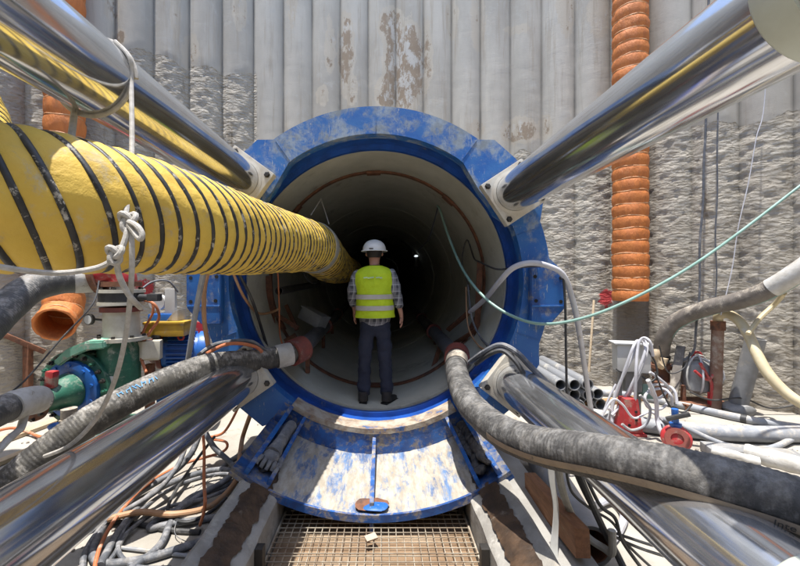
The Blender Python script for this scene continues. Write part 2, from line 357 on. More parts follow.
def wall_mesh():
    pa = 2*PI/NP; rp = RW*pa                                 # 0.58 m pitch
    RC = .375; off = math.sqrt(RC*RC-(rp/2)**2)
    zs = [GZ-.05]
    while zs[-1] < 4.4: zs.append(zs[-1]+.042)
    while zs[-1] < 7.6: zs.append(zs[-1]+.09)
    verts, faces = [], []; A = {k: [] for k in ('rough', 'stain', 'groove', 'paint', 'duct_shade_foot')}
    cols = []
    for i in range(NP):
        th = (i+.5)*pa; th = th if th <= PI else th-2*PI
        front = abs(th) < math.radians(66); ns = 15 if front else 4
        for k in range(ns): cols.append((i, k/ns, front))
    nz_ = len(zs)
    for (i, t, front) in cols:
        th0 = i*pa; s = (t-.5)*rp; bulge = math.sqrt(max(0, RC*RC-s*s))-off
        th = th0+(t-.5)*pa; g0 = 1-sst(0, .075, min(t, 1-t))
        tone = mnoise.noise(V((i*3.7, 1, 2)))
        for z in zs:
            y0 = RW*math.cos(th)
            if front:
                x0 = RW*math.sin(th); px = 382+F*x0/max(y0, .5); py = 279-F*z/max(y0, .5)
            else: px, py = (-999, 0) if th > PI else (1999, 0); x0 = RW*math.sin(th)
            edge = rough_line(px)+.22*mnoise.noise(V((i*1.3, 0, 9)))+.16*mnoise.noise(V((th*22, z*1.1, 3)))
            rg = sst(.12, -.12, z-edge) if True else 0
            rg = 1-sst(-.14, .14, z-edge)
            r = RW-bulge*(1-.12*rg)
            stn = 0; pnt = 0; duct_shade_foot = 0
            if front:
                p = V((x0, y0, z))
                n1 = mnoise.fractal(V((x0*3.1, y0*3.1, z*6)), .8, 2.1, 4)
                n2 = mnoise.fractal(V((x0*8, y0*8, z*19)), .7, 2.1, 3)
                n3 = abs(mnoise.noise(V((x0*5, y0*5, z*9))))
                f1 = mnoise.voronoi(V((x0*5.5+n1*.35, y0*5.5, z*11+n2*.3)))[0]
                r += rg*(.006*n1+.010*n2+.028*(f1[0]-.35)*(.6+.8*abs(n1))-.004) + (1-rg)*.002*n1 + (1-rg)*.014*mnoise.noise(V((i*5.1, z*.25, 0)))
                for (sx, sy, rx, ry, a) in STAINS:
                    d = ((px-sx)/rx)**2+((py-sy)/ry)**2
                    if d < 2: stn = max(stn, a*(1-sst(.3, 1.6, d)))
                pnt = max(.95*(1-sst(0, 2.2, ((px-606)/8)**2+((py-298)/9)**2)), .8*(1-sst(0, 2.2, ((px-617)/11)**2+((py-295)/5)**2)),
                          .95*(1-sst(0, 2.2, ((px-145)/10)**2+((py-287)/8)**2)))
                if 617 < px < 649 and z < 0: duct_shade_foot = .75  # cast shadow of the right orange duct, painted into the wall colour
                elif 622 < px < 657: duct_shade_foot = .45
                duct_shade_foot = max(duct_shade_foot, .7*sst(7, 2, py-0) if False else 0, (1-sst(0, 1.1, z-GZ))*.25)  # plus a darker tone towards the wall foot
            gr = g0*(.75+.5*mnoise.noise(V((i*2.2, z*1.4, 4))))
            verts.append((r*math.sin(th), r*math.cos(th), z))
            A['rough'].append(rg); A['stain'].append(stn); A['groove'].append(max(0, gr)); A['paint'].append(pnt); A['duct_shade_foot'].append(duct_shade_foot)
    nc = len(cols)
    for c in range(nc):
        a = c*nz_; b = ((c+1) % nc)*nz_
        for k in range(nz_-1):
            q = [verts[i] for i in (a+k, a+k+1, b+k+1, b+k)]
            if q[0][1] > 0 and all(math.hypot(v[0]+.06, v[2]+.02) < 1.60 for v in q): continue      # the tunnel goes through here
            faces.append((a+k, a+k+1, b+k+1, b+k))
    me = bpy.data.meshes.new('pile_wall'); me.from_pydata(verts, [], faces); me.update()
    for k, vals in A.items():
        at = me.attributes.new(k, 'FLOAT', 'POINT'); at.data.foreach_set('value', vals)
    me.polygons.foreach_set('use_smooth', [True]*len(me.polygons)); me.set_sharp_from_angle(angle=.7)
    me.materials.append(m_wall)
    o = bpy.data.objects.new('pile_wall', me); COL.objects.link(o); return o
tag(wall_mesh(), 'round shaft wall of grey concrete piles, rough beige stone in its lower part', 'wall')

pb = MB(); rnd = random.Random(3)
for k in range(420):
    if k % 2: px, py = rnd.uniform(660, 860), rnd.uniform(392, 470)
    else: px, py = rnd.uniform(-60, 300), rnd.uniform(405, 600)
    p = G(px, py)
    if -1.3 < p.x < 1.5 or p.length > 7.4: continue
    r = .008+.022*rnd.random()**3; t_ = bmesh.new(); bmesh.ops.create_icosphere(t_, subdivisions=1, radius=r)
    for v in t_.verts: v.co = V((v.co.x*rnd.uniform(.7, 1.3), v.co.y*rnd.uniform(.7, 1.3), v.co.z*rnd.uniform(.5, .9)))+p+V((0, 0, r*.4))
    pb.absorb(t_)
pbo = build('gravel', pb, M('gravel', (.33, .30, .26), .9, col2=(.22, .19, .16), vs=3, bump=.3)); pbo['kind'] = 'stuff'

# ------------------------------------------------------------------ jacking ring
CX, CZ = -.06, -.02
def pol(r, deg, y): return V((CX+r*math.cos(math.radians(deg)), y, CZ+r*math.sin(math.radians(deg))))
RO, RI = 1.725, 1.455
ring = thing('thrust_ring', 'blue steel thrust ring with open trough around the tunnel mouth', 'thrust ring', (CX, 3.6, CZ-RO))
right_out = [(90, RO), (54, RO), (50, 1.82), (41, 1.835), (25, 1.82), (20, RO), (7.5, RO), (3, 1.85), (-8.5, 1.86), (-15, RO), (-21, RO), (-27, 1.81), (-42, 1.84), (-52, 1.82), (-54, RO), (-90, RO)]
right_in = [(90, RI), (56, RI), (53.5, 1.45), (41, 1.355), (29, 1.355), (22, RI), (-90, RI)]
def dense(tab):
    out = []
    for (a, r), (b, s) in zip(tab, tab[1:]):
        arc = abs(r-s) < .004; n = max(1, int(abs(a-b)/2.5)) if arc else 1
        for k in range(n): out.append((a+(b-a)*k/n, r+(s-r)*k/n))
    out.append(tab[-1]); return out
def lookup(tab, a):
    pts = [(x, r) for x, r in tab]
    for (a0, r0), (a1, r1) in zip(pts, pts[1:]):
        if a1 <= a <= a0:
            if abs(r0-r1) < .004 : return r0
            p0 = V((r0*math.cos(math.radians(a0)), r0*math.sin(math.radians(a0)))); p1 = V((r1*math.cos(math.radians(a1)), r1*math.sin(math.radians(a1))))
            d = V((math.cos(math.radians(a)), math.sin(math.radians(a)))); e = p1-p0   # ray/segment intersection
            den = d.x*e.y-d.y*e.x
            return (p0.x*e.y-p0.y*e.x)/den if abs(den) > 1e-9 else r0
    return pts[-1][1]
angs = sorted(set([round(90-2.5*k, 3) for k in range(73)]+[a for a, r in right_out]+[a for a, r in right_in]), reverse=True)
full = [(a, lookup(right_out, a), lookup(right_in, a)) for a in angs]
full = full+[(180-a, o, i) for a, o, i in full[-2:0:-1]]
def annulus(y0, y1, fout, fin):
    mb = MB(); R = [[mb.bm.verts.new(pol(f(t), t[0], y)) for t in full] for (f, y) in ((fin, y0), (fout, y0), (fout, y1), (fin, y1))]
    for k in range(4): mb.bridge(R[k], R[(k+1) % 4])
    return mb
YF = 3.85
fp = annulus(YF, YF+.13, lambda t: t[1], lambda t: t[2])
o = build('front_plate', fp, m_blue_face, ring, sharp=.4)
# small welds and plate joints on the ring face
for a in (90, 54.5, 125.5, 18, 162, -20, -160): build('weld_seam', MB().beam(pol(RI+.012, a, YF-.003), pol(lookup(right_out, a if a <= 90 else 180-a)-.02, a, YF-.003), .006, .006, up=(0, 1, 0), bev=.001), m_blue_face, ring)
c = MB().lathe([(RI+.004, YF+.128), (RO-.02, YF+.13), (RO-.02, 4.6), (RI+.004, 4.6)], (CX, 0, CZ), (0, 1, 0), 128, closed=True)
build('collar', c, m_blue_clean, ring)
# seal ring between collar and pipe
build('pipe_seal', MB().lathe([(1.405, 4.165), (RI+.006, 4.165), (RI+.006, 4.22), (1.405, 4.22)], (CX, 0, CZ), (0, 1, 0), 128, closed=True), m_blue_clean, ring)
# vertical band below the mouth, 3 mm proud of the face
bd = MB(); a0, a1 = -127, -53; N = 40
R = [[bd.bm.verts.new(pol(r, a0+(a1-a0)*k/N, y)) for k in range(N+1)] for r, y in ((RI+.035, YF+.05), (RI+.035, YF-.02), (1.70, YF-.02), (1.70, YF+.05))]
for k in range(4):
    for i in range(N): bd.bm.faces.new((R[k][i], R[k][i+1], R[(k+1) % 4][i+1], R[(k+1) % 4][i]))
bd.bm.faces.new([R[k][0] for k in range(4)]); bd.bm.faces.new([R[k][N] for k in range(3, -1, -1)])
build('mouth_band', bd, m_band, ring)
# sill of the mouth, covered with mortar
sl = MB(); a0, a1 = -124, -58
R = [[sl.bm.verts.new(pol(r, a0+(a1-a0)*k/N, y)) for k in range(N+1)] for r, y in ((RI-.012, 4.03), (RI-.006, YF-.03), (RI+.045, YF-.03), (RI+.03, 4.03))]
for k in range(4):
    for i in range(N): sl.bm.faces.new((R[k][i], R[k][i+1], R[(k+1) % 4][i+1], R[(k+1) % 4][i]))
sl.jitter(.006, 11); build('mouth_sill', sl, m_sill, ring)
# open trough towards the camera
YL = 2.88; N = 60; a0, a1 = -127, -54.5
tr = MB(); prof = [(1.70, YF-.015)]+[(1.70+.03*sst(0, 1, k/12), YF-.015-(YF-.015-YL-.03)*k/12) for k in range(1, 13)]+[(1.722, YL+.02), (1.726, YL), (1.768, YL), (1.77, YL+.03), (1.765, YL+.035), (1.745, YF-.015)]
R = [[tr.bm.verts.new(pol(r+(.006*mnoise.noise(V((a0+(a1-a0)*k/N, y*3, 0))) if r < 1.72 else 0), a0+(a1-a0)*k/N, y)) for k in range(N+1)] for r, y in prof]
n = len(R)
for k in range(n):
    for i in range(N): tr.bm.faces.new((R[k][i], R[k][i+1], R[(k+1) % n][i+1], R[(k+1) % n][i]))
tr.bm.faces.new([R[k][0] for k in range(n)]); tr.bm.faces.new([R[k][N] for k in range(n-1, -1, -1)])
build('trough', tr, m_trough, ring)
def arc_plate(name, a0, a1, prof, mat, N=24):
    mb = MB(); R = [[mb.bm.verts.new(pol(r, a0+(a1-a0)*k/N, y)) for k in range(N+1)] for r, y in prof]; n = len(R)
    for k in range(n):
        for i in range(N): mb.bm.faces.new((R[k][i], R[k][i+1], R[(k+1) % n][i+1], R[(k+1) % n][i]))
    mb.bm.faces.new([R[k][0] for k in range(n)]); mb.bm.faces.new([R[k][N] for k in range(n-1, -1, -1)])
    return build(name, mb, mat, ring)
for a0_, a1_ in ((-127.3, -117.2), (-63, -54.2)):
    arc_plate('pocket_plate', a0_, a1_, [(1.688, YF-.02), (1.712, YL-.012), (1.74, YL-.012), (1.73, YF-.02)], m_pocket, 10)
arc_plate('lip_rim', -127.3, -54.2, [(1.719, YL+.012), (1.719, YL-.010), (1.775, YL-.010), (1.775, YL+.012)], m_band, 60)
def gusset(a, rt, th, mat, yb=YL+.05, name='gusset'):
    d = pol(1, a, 0)-pol(0, a, 0); tn = V((-d.z, 0, d.x))*th
    poly = [pol(1.72, a, YF-.022)-tn/2, pol(rt, a, YF-.022)-tn/2, pol(rt, a, YF-.10)-tn/2, pol(1.66, a, yb)-tn/2, pol(1.72, a, yb)-tn/2]
    return build(name, MB().prism(poly, tn, .003), mat, ring)
gusset(-90.6, 1.53, .032, m_band)
for a in (-123.8, -56.8): gusset(a, 1.47, .04, m_blue, YL+.01)
for a in (-117.5, -62.6): gusset(a, 1.50, .032, m_blue, YL+.03)
# greasy mortar packed between the gussets
gm = MB()
for k in range(9):
    t = k/8
    for s in range(2):
        p = pol(1.66-.03*s, -59.5+1.2*(s-.5)*2, YF-.12-.72*t); gm.ball(p, .075-.03*t, (1, 1.3, .7), 10, 7)
gm.jitter(.03, 9); build('grease_lump', gm, m_grime, ring)
gm = MB()
for k in range(7):
    t = k/6; gm.ball(pol(1.70, -120.7, YF-.10-.7*t), .06-.02*t, (1.1, 1.2, .5), 10, 7)
gm.jitter(.03, 9); build('grease_lump', gm, m_grime, ring)
# splash of mortar and rust patch at the foot of the middle gusset
sp = MB(); sp.ball(pol(1.70, -90.6, YL+.10), .10, (1.3, .9, .16), 16, 8); sp.jitter(.02, 12); build('rust_patch', sp, m_rust, ring)
sp = MB(); sp.ball(pol(1.695, -89.6, YL+.06), .09, (1.1, .7, .2), 16, 8); sp.jitter(.015, 12); build('weld_blob', sp, m_blue_face, ring)
# side lugs with bolt holes
for s in (1, -1):
    lg = MB(); x0 = CX+s*1.50; x1 = CX+s*1.835
    xm = x0+s*.26; poly = [V((x0, YF-.002, .115)), V((xm, YF-.002, .115)), V((x1, YF-.002, .05)), V((x1, YF-.002, -.27)), V((x1-s*.02, YF-.002, -.30)), V((x0+s*.19, YF-.002, -.44)), V((x0, YF-.002, -.44))]
    lg.prism(poly if s < 0 else poly[::-1], V((0, -.075, 0)), .008)
    lo = build('side_lug', lg, m_blue, ring)
    for (dx, dz) in ((.04, .115), (.29, .10), (.05, -.16), (.29, -.17)):
        p = V((x0+s*dx, YF-.080, -.075+dz*.85)); build('bolt_hole', MB().cyl(p, p+V((0, .02, 0)), .018, 14), m_hole, lo)
    h = MB(); h.box(((x0+x1)/2, YF-.078, -.262), (abs(x1-x0)-.02, .012, .02), None, .004); build('weld_bead', h, m_blue_face, lo)
# feet under the trough lip
for a in (-118, -90.6, -62.5):
    ft = MB(); p = pol(1.83, a, YL+.05); ft.box(p, (.03, .06, .10), Matrix.Rotation(-math.radians(a+90), 3, 'Y'), .003); build('lip_foot', ft, m_blue, ring)

# ------------------------------------------------------------------ hydraulic jacks
RR = .18
def jack(x, z, label, phi):
    t = thing('hydraulic_jack', label, 'hydraulic jack', (x, 2.4, z-RR), 'jacks around the thrust ring')
    rod = MB(); rod.lathe([(RR-.012, 3.765), (RR, 3.75), (RR, 1.0), (RR-.01, .99)], (x, 0, z), (0, 1, 0), 96)
    build('piston_rod', rod, m_chrome, t)
    rot = Matrix.Rotation(-phi, 3, 'Y')
    pl = MB().box((x, YF-.075, z), (.47, .10, .47), rot, .012)
    pl_o = build('mount_plate', pl, m_plate, t)
    for sx in (-1, 1):
        for sz in (-1, 1):
            p = rot @ V((sx*.188, 0, sz*.188)); p = V((x+p.x, YF-.125, z+p.z))
            b = MB().lathe([(.030, 0), (.030, -.006), (.022, -.006), (.022, -.022), (.018, -.026)], p, (0, 1, 0), 6); build('bolt', b, m_bolt, pl_o)
    cl = MB().lathe([(RR+.002, 3.715), (RR+.03, 3.72), (RR+.03, 3.745), (RR+.002, 3.75)], (x, 0, z), (0, 1, 0), 64, closed=True); build('weld_ring', cl, m_plate, t)
    gl = MB().lathe([(RR+.003, 1.13), (.212, 1.13), (.218, 1.122), (.218, 1.02), (RR+.003, 1.02)], (x, 0, z), (0, 1, 0), 96, closed=True)
    g = build('gland_flange', gl, m_plate2, t)
    for k in range(8):
        a = 2*PI*(k+.5)/8; p = V((x+.199*math.cos(a), 1.128, z+.199*math.sin(a)))
        build('socket_bolt', MB().cyl(p, p+V((0, .004, 0)), .008, 12), m_rustdark, g)
    br = MB().lathe([(RR+.004, 1.018), (.205, 1.015), (.205, -1.0), (RR, -1.02)], (x, 0, z), (0, 1, 0), 64); build('barrel', br, m_plate2, t)
    return t
m_plate2 = M('pale_green_paint', (.50, .53, .46), .45, col2=(.45, .47, .40), vs=5, dust=(.42, .38, .28), ds=6, dlo=.6, dhi=.74, bump=.04)
JK = {'tl': (-1.36, .955), 'tr': (1.27, .83), 'll': (-1.36, -.95), 'lr': (1.27, -1.0)}
jack(*JK['tl'], 'chrome jack rod above the yellow duct, with white rope looped round it', math.atan2(.955, -1.3))
jack(*JK['tr'], 'chrome jack rod crossing in front of the right orange duct', math.atan2(.85, 1.3))
jack(*JK['ll'], 'chrome jack rod low beside the green pump and cable coils', math.atan2(-.95, -1.36))
jack(*JK['lr'], 'chrome jack rod running under the big black hose', math.atan2(-1.0, 1.3))

# ------------------------------------------------------------------ concrete pipe and its fittings
def pipe_section(y0, y1, label):
    mb = MB().lathe([(1.40, y0), (1.62, y0), (1.62, y1), (1.40, y1)], (CX, 0, CZ+.02), (0, 1, 0), 96, closed=True)
    return solo('concrete_pipe', mb, m_pipe, label, 'concrete pipe', 'pipe sections of the tunnel')
pipe_section(4.24, 5.06, 'first pale concrete pipe section inside the blue ring')
pipe_section(5.085, 7.58, 'dim concrete pipe section just behind the rusty joint ring')
pipe_section(7.60, 10.1, 'dark concrete pipe section deep in the tunnel')
struct(build('tunnel', MB().lathe([(1.40, 10.12), (1.62, 10.12), (1.62, 34), (1.40, 34)], (CX, 0, CZ+.02), (0, 1, 0), 64, closed=True), m_pipe))
struct(build('tunnel_face', MB().lathe([(1.6, 0), (1.6, .2)], (CX, 34.01, CZ), (0, 1, 0), 48), m_rustdark))
jr = thing('joint_ring', 'rusty steel clamp ring round the inside of the concrete pipe', 'steel ring', (CX, 5.07, -1.38))
build('band', MB().lathe([(1.376, 5.03), (1.397, 5.03), (1.397, 5.11), (1.376, 5.11)], (CX, 0, 0), (0, 1, 0), 96, closed=True), m_rust, jr)
for a in (92, 140, 48, -25, 205, -90):
    ca = MB(); p = V((CX+1.37*math.cos(math.radians(a)), 5.05, 1.37*math.sin(math.radians(a))))
    ca.box(p, (.18, .11, .035), Matrix.Rotation(-math.radians(a-90), 3, 'Y'), .004); build('clamp', ca, m_rust, jr)
# slurry pipes in the tunnel
def slurry(p0, p1, r, label):
    t = thing('slurry_pipe', label, 'pipe', (p0.x, p0.y, p0.z-r), 'slurry pipes in the tunnel')
    build('pipe_body', MB().pipe(p0, p1, r, r-.01, 24), m_steelgrey2, t)
    d = (p1-p0).normalized()
    for s in (.0, 2.2, 4.6):
        q = p0+d*s; build('coupling', MB().pipe(q-d*.05, q+d*.05, r+.03, r+.001, 24), m_redcoup, t)
    for s in (.5, 2.0, 3.4):
        q = p0+d*s; build('bracket', MB().beam(q-V((0, 0, r)), V((q.x*1.0, q.y, -math.sqrt(max(.01, 1.39**2-(q.x-CX)**2)))), .05, .05, up=(0, 1, 0)), m_rust, t)
    return t
m_steelgrey2 = M('tunnel_pipe', (.10, .105, .11), .6, col2=(.07, .07, .075), vs=5, dust=(.2, .19, .18), ds=4, bump=.2)
m_redcoup = M('red_coupling', (.22, .055, .04), .65, col2=(.15, .045, .035), vs=8, dust=(.3, .24, .2), ds=8, dlo=.55, dhi=.7, bump=.2)
slurry(W(300, 350, 4.15), W(347, 305, 12), .095, 'grey slurry pipe low on the left inside the tunnel')
slurry(W(457, 357, 4.25), W(413, 309, 12), .095, 'grey slurry pipe low on the right inside the tunnel')

# rusty brackets and stubs on the pipe wall
def bracket(x, label, parts):
    t = thing('pipe_bracket', label, 'bracket', parts[0][0])
    for a, b, w, h in parts: build('flat_bar', MB().beam(a, b, w, h, up=(0, 1, 0)), m_rust, t)
    return t
bracket(0, 'rusty flat bar bracket on the left tunnel wall by the stub pipe', [(W(268, 276, 4.9), W(274, 348, 4.9), .08, .02), (W(274, 348, 4.9), W(296, 335, 4.9), .06, .03), (W(272, 312, 4.9), W(298, 328, 4.7), .05, .03), (W(286, 305, 5.3), W(297, 330, 5.2), .05, .03)])
solo('stub_pipe', MB().pipe(W(279, 291, 4.75), W(318, 284, 6.8), .05, .04, 20), m_cable_black, 'dark stub pipe with open end on the left tunnel wall', 'pipe')
tb = MB().box(W(314, 318, 5.6), (.34, .30, .16), Matrix.Rotation(.45, 3, 'Y') @ Matrix.Rotation(-.3, 3, 'Z'), .01)
tbt = thing('tunnel_box', 'pale grey box resting on the left slurry pipe', 'box', W(314, 327, 5.6))
build('box_body', tb, m_boxdim := M('dim_box', (.34, .36, .38), .5, bump=.05), tbt)
build('box_lid', MB().box(W(314, 318, 5.6)+V((.03, 0, .085)), (.36, .32, .02), Matrix.Rotation(.45, 3, 'Y') @ Matrix.Rotation(-.3, 3, 'Z'), .004), m_boxdim, tbt)
bracket(0, 'rusty bracket with struts on the right tunnel wall', [(W(480, 262, 4.85), W(476, 352, 4.85), .07, .02), (W(476, 330, 4.8), W(452, 345, 5.2), .05, .03), (W(474, 308, 4.9), W(448, 330, 5.4), .06, .03), (W(440, 346, 5.4), W(432, 372, 5.3), .06, .03)])
hose('tunnel_cable', [W(262, 235, 4.4), W(276, 262, 4.5), W(279, 300, 4.6), W(280, 335, 4.55), W(286, 352, 4.4)], .009, m_cable_orange, 'orange cable hanging on the left tunnel wall', 'cable')
hose('tunnel_cable', [W(238, 272, 3.83), W(252, 300, 3.95), W(262, 330, 4.2), W(268, 350, 4.3)], .016, m_cable_black, 'black cable curving over the left ring edge into the mouth', 'cable')
hose('tunnel_cable', [W(232, 270, 3.80), W(244, 297, 3.9), W(258, 313, 4.3), W(272, 312, 4.7), W(280, 308, 4.8)], .014, m_cable_tan, 'tan cable beside the black one over the left ring edge', 'cable')
hose('tunnel_cable', [W(302, 262, 5.0), W(306, 278, 5.0), W(316, 283, 5.2), W(322, 272, 5.6)], .010, m_cable_black, 'thin dark cable sagging under the end of the yellow duct', 'cable')
hose('tunnel_cable', [W(470, 290, 5.2), W(462, 262, 5.2), W(467, 240, 5.15), W(474, 258, 5.0), W(480, 262, 4.6), W(496, 269, 4.0), W(512, 268, 3.78)], .010, m_cable_black, 'black cable running from the right tunnel wall over the ring', 'cable')
hose('tunnel_cable', [W(468, 285, 4.8), W(472, 318, 4.6), W(481, 338, 4.4), W(490, 348, 4.1), W(484, 352, 4.0)], .012, m_cable_grey, 'grey cable drooping beside the right bracket in the mouth', 'cable')
hose('tunnel_cable', [W(466, 287, 4.9), W(468, 325, 4.7), W(478, 345, 4.4), W(492, 352, 4.0)], .010, m_cable_tan, 'brown cable drooping beside the right bracket in the mouth', 'cable')
lamp = thing('tunnel_lamp', 'small bright lamp hanging deep in the dark tunnel', 'lamp', W(415, 262, 12))
build('lamp_housing', MB().box(W(416, 262, 12.05), (.10, .10, .30), None, .02), m_bolt, lamp)
ml, nt, p = new_mat('lamp_glow'); p.inputs['Emission Color'].default_value = (.85, .95, 1, 1); p.inputs['Emission Strength'].default_value = .45
build('lamp_bulb', MB().ball(W(416, 256, 11.95), .045, (1.4, .7, .7)), ml, lamp)
build('lamp_arm', MB().tube(crv([W(416, 257, 12), W(424, 252, 12), W(432, 250, 12.2)], 6), .02, 6), m_bolt, lamp)
hose('tunnel_cable', [W(372, 240, 14), W(395, 238, 13), W(408, 246, 12), W(414, 256, 11.9)], .035, m_cable_grey, 'pale cable arching to the lamp deep in the tunnel', 'cable')
hose('tunnel_cable', [W(386, 258, 11), W(394, 262, 11), W(398, 272, 11), W(396, 290, 11)], .02, m_cable_grey, 'thin cable hanging right of the man deep in the tunnel', 'cable')

# ------------------------------------------------------------------ rails, grating, boards
def rail(s, label):
    t = thing('guide_rail', label, 'rail', (CX+s*.85, 2.4, GZ), 'guide rails under the thrust ring')
    xi, xo = CX+s*.715, CX+s*.985
    y0, y1 = .2, 4.6
    prof = [(xi, GZ+.002), (xi, -1.63), (xi+s*.02, -1.605), (xo-s*.02, -1.475), (xo, -1.48), (xo, GZ+.002)]
    b = MB(); n = 60
    R = []
    for k in range(n+1):
        y = y0+(y1-y0)*k/n
        R.append([b.bm.verts.new(V((x+.008*mnoise.noise(V((y*6, z*9, x*5))), y, z+.010*mnoise.noise(V((y*5, x*7, 3)))))) for x, z in prof])
    for k in range(n): b.bridge(R[k], R[k+1])
    b.bm.faces.new(R[0][::-1]); b.bm.faces.new(R[-1]); build('rail_beam', b, m_railc, t, sharp=.5)
    # greasy running strip worn into the top
    g = MB(); d = V((xo-xi, 0, .16)).normalized(); nrm = V((-d.z, 0, d.x))*s
    nrm = nrm if nrm.z > 0 else -nrm
    rows = []
    for k in range(241):
        y = y0+.05+(y1-y0-.1)*k/240; c0 = V((xi, y, -1.617))
        e0 = .065+.022*mnoise.fractal(V((y*8, 1, s)), .5, 2.2, 7); e1 = .225+.022*mnoise.fractal(V((y*8, 5, s)), .5, 2.2, 7)
        rows.append([g.bm.verts.new(c0+d*(e0+(e1-e0)*q)+nrm*(.016+.012*math.sin(PI*q)+.006*mnoise.noise(V((y*14, q*5, s))))) for q in (0, .25, .5, .75, 1)])
    for a, b2 in zip(rows, rows[1:]):
        for q in range(4): g.bm.faces.new((a[q], a[q+1], b2[q+1], b2[q]))
    build('grease_strip', g, m_railg, t)
    for y in (1.2, 1.75, 2.38, 3.1):
        st = MB().box((xi-s*.03, y, -1.78), (.05, .06, .30), None, .004); build('stiffener', st, m_bolt, t)
    return t
rail(-1, 'concrete guide rail with dark grease strip, beside the coiled cables')
rail(1, 'concrete guide rail with dark grease strip, beside the red timber')
cb = MB().box((CX+1.19, 2.4, -1.84), (.37, 4.2, .215), None, .015)
solo('kerb_beam', cb, M('kerb_concrete', (.30, .29, .27), .9, col2=(.24, .23, .21), vs=3, bump=.5, bs=20), 'grey concrete kerb between the guide rail and the steel pipe', 'kerb')
bo = MB()
bo.box((CX, 2.3, -1.915), (1.40, 4.0, .05), None, .004)
solo('floor_board', bo, m_board, 'muddy brown board lying under the wire grating', 'board')
def grating(y0, y1, label):
    g = MB(); x0, x1 = CX-.70, CX+.70; n = int((x1-x0)/.053)
    for k in range(n+1): g.box((x0+(x1-x0)*k/n, (y0+y1)/2, -1.842), (.005, y1-y0, .014))
    m = int((y1-y0)/.053)
    for k in range(m+1): g.box(((x0+x1)/2, y0+.005+(y1-y0-.01)*k/m, -1.832), (x1-x0, .0055, .005))
    for x in (x0, x1): g.box((x, (y0+y1)/2, -1.842), (.012, y1-y0, .03))
    return solo('wire_grating', g, m_galv, label, 'grating', 'wire gratings on the floor')
grating(2.60, 4.0, 'pale wire grating under the trough lip, wood chip lying on it')
grating(.9, 2.585, 'pale wire grating at the bottom edge, in front of the other one')
wc = MB().box(W(371, 535, 2.74)+V((0, 0, -.015)), (.085, .05, .012), Matrix.Rotation(.5, 3, 'Z') @ Matrix.Rotation(.2, 3, 'X'), .002)
wc2 = solo('wood_chip', wc, M('fresh_wood', (.52, .40, .30), .8, bump=.2), 'small pale wood chip lying on the wire grating', 'wood chip')

# ------------------------------------------------------------------ yellow ventilation duct
dpts = crv([V((-4.6, 3.7, 2.6)), V((-3.75, 3.35, 1.75)), V((-3.12, 2.95, .98)), V((-2.75, 2.25, .52)), V((-2.15, 1.52, .36)), V((-1.62, 1.34, .30)), V((-1.34, 1.49, .295)), V((-1.19, 1.74, .30)), V((-1.06, 2.15, .30)),
            V((-.97, 2.85, .31)), V((-.86, 3.7, .34)), V((-.765, 4.36, .35)), V((-.72, 5.2, .24)), V((-.76, 7, .20)), V((-.78, 10, .22))], 24)
dp = resample(dpts, .0095); dfr = frames(dp)
RD, PITCH = .265, .088
def warp(s_): return .016*mnoise.noise(V((s_*2.3, 5, 5)))
def lean(c, u, v_, off): return u.cross(v_)*(-.30*off.z*sst(4.2, 2.4, c.y))   # the ribs hang slanted
duct = thing('ventilation_duct', 'large yellow ventilation duct with black spiral ribs entering the tunnel', 'duct', (-1.2, 1.9, .03))
fb = MB()
L = [0]
for a, b in zip(dp, dp[1:]): L.append(L[-1]+(b-a).length)
seg = 72; rows = []
for i, p in enumerate(dp):
    row = []
    for k in range(seg):
        a = 2*PI*k/seg; ph = ((L[i]-warp(L[i]))/PITCH-k/seg) % 1.0
        r = RD+.014*math.sin(PI*ph)**.75-.004
        r += .005*mnoise.noise(V((L[i]*9, math.cos(a)*2.2, math.sin(a)*2.2)))+math.sin(PI*ph)*(.005*mnoise.noise(V((L[i]*16, math.cos(a)*5, math.sin(a)*5)))+(.007-.004*math.sin(a))*mnoise.noise(V((L[i]*6+a*2, math.cos(a)*10, math.sin(a)*10))))
        off = dfr[i][0]*(math.cos(a)*r)+dfr[i][1]*(math.sin(a)*r); row.append(fb.bm.verts.new(p+off+lean(p, dfr[i][0], dfr[i][1], off)))
    rows.append(row)
for a, b in zip(rows, rows[1:]): fb.bridge(a, b)
build('fabric', fb, m_fabric, duct, sharp=3)
# helical rib: flat band following the same phase
def at_len(s):
    import bisect
    i = min(max(bisect.bisect(L, s)-1, 0), len(L)-2); t = (s-L[i])/(L[i+1]-L[i])
    return dp[i].lerp(dp[i+1], t), dfr[i][0].lerp(dfr[i+1][0], t).normalized(), dfr[i][1].lerp(dfr[i+1][1], t).normalized()
rb = MB(); hw = .0145; prev = None; turns = int(L[-1]/PITCH)-1; ns = 44
for q in range(turns*ns):
    s = PITCH*q/ns+.02; a = 2*PI*q/ns; s2 = (q/ns)*PITCH; s2 = max(0, s2+warp(s2))
    c0, u, v_ = at_len(s2); d = u.cross(v_); rad = u*math.cos(a)+v_*math.sin(a)
    w = hw*(1+.18*mnoise.noise(V((q*.07, 2, 2))))
    cur = [rb.bm.verts.new(c0+rad*(RD+hh)+d*x+lean(c0, u, v_, rad*RD)) for x, hh in ((-w, -.008), (-w*.75, .006), (0, .0095), (w*.75, .006), (w, -.008))]
    if prev:
        for k in range(4): rb.bm.faces.new((prev[k], prev[k+1], cur[k+1], cur[k]))
    prev = cur
build('spiral_rib', rb, m_ductrib, duct, sharp=3)
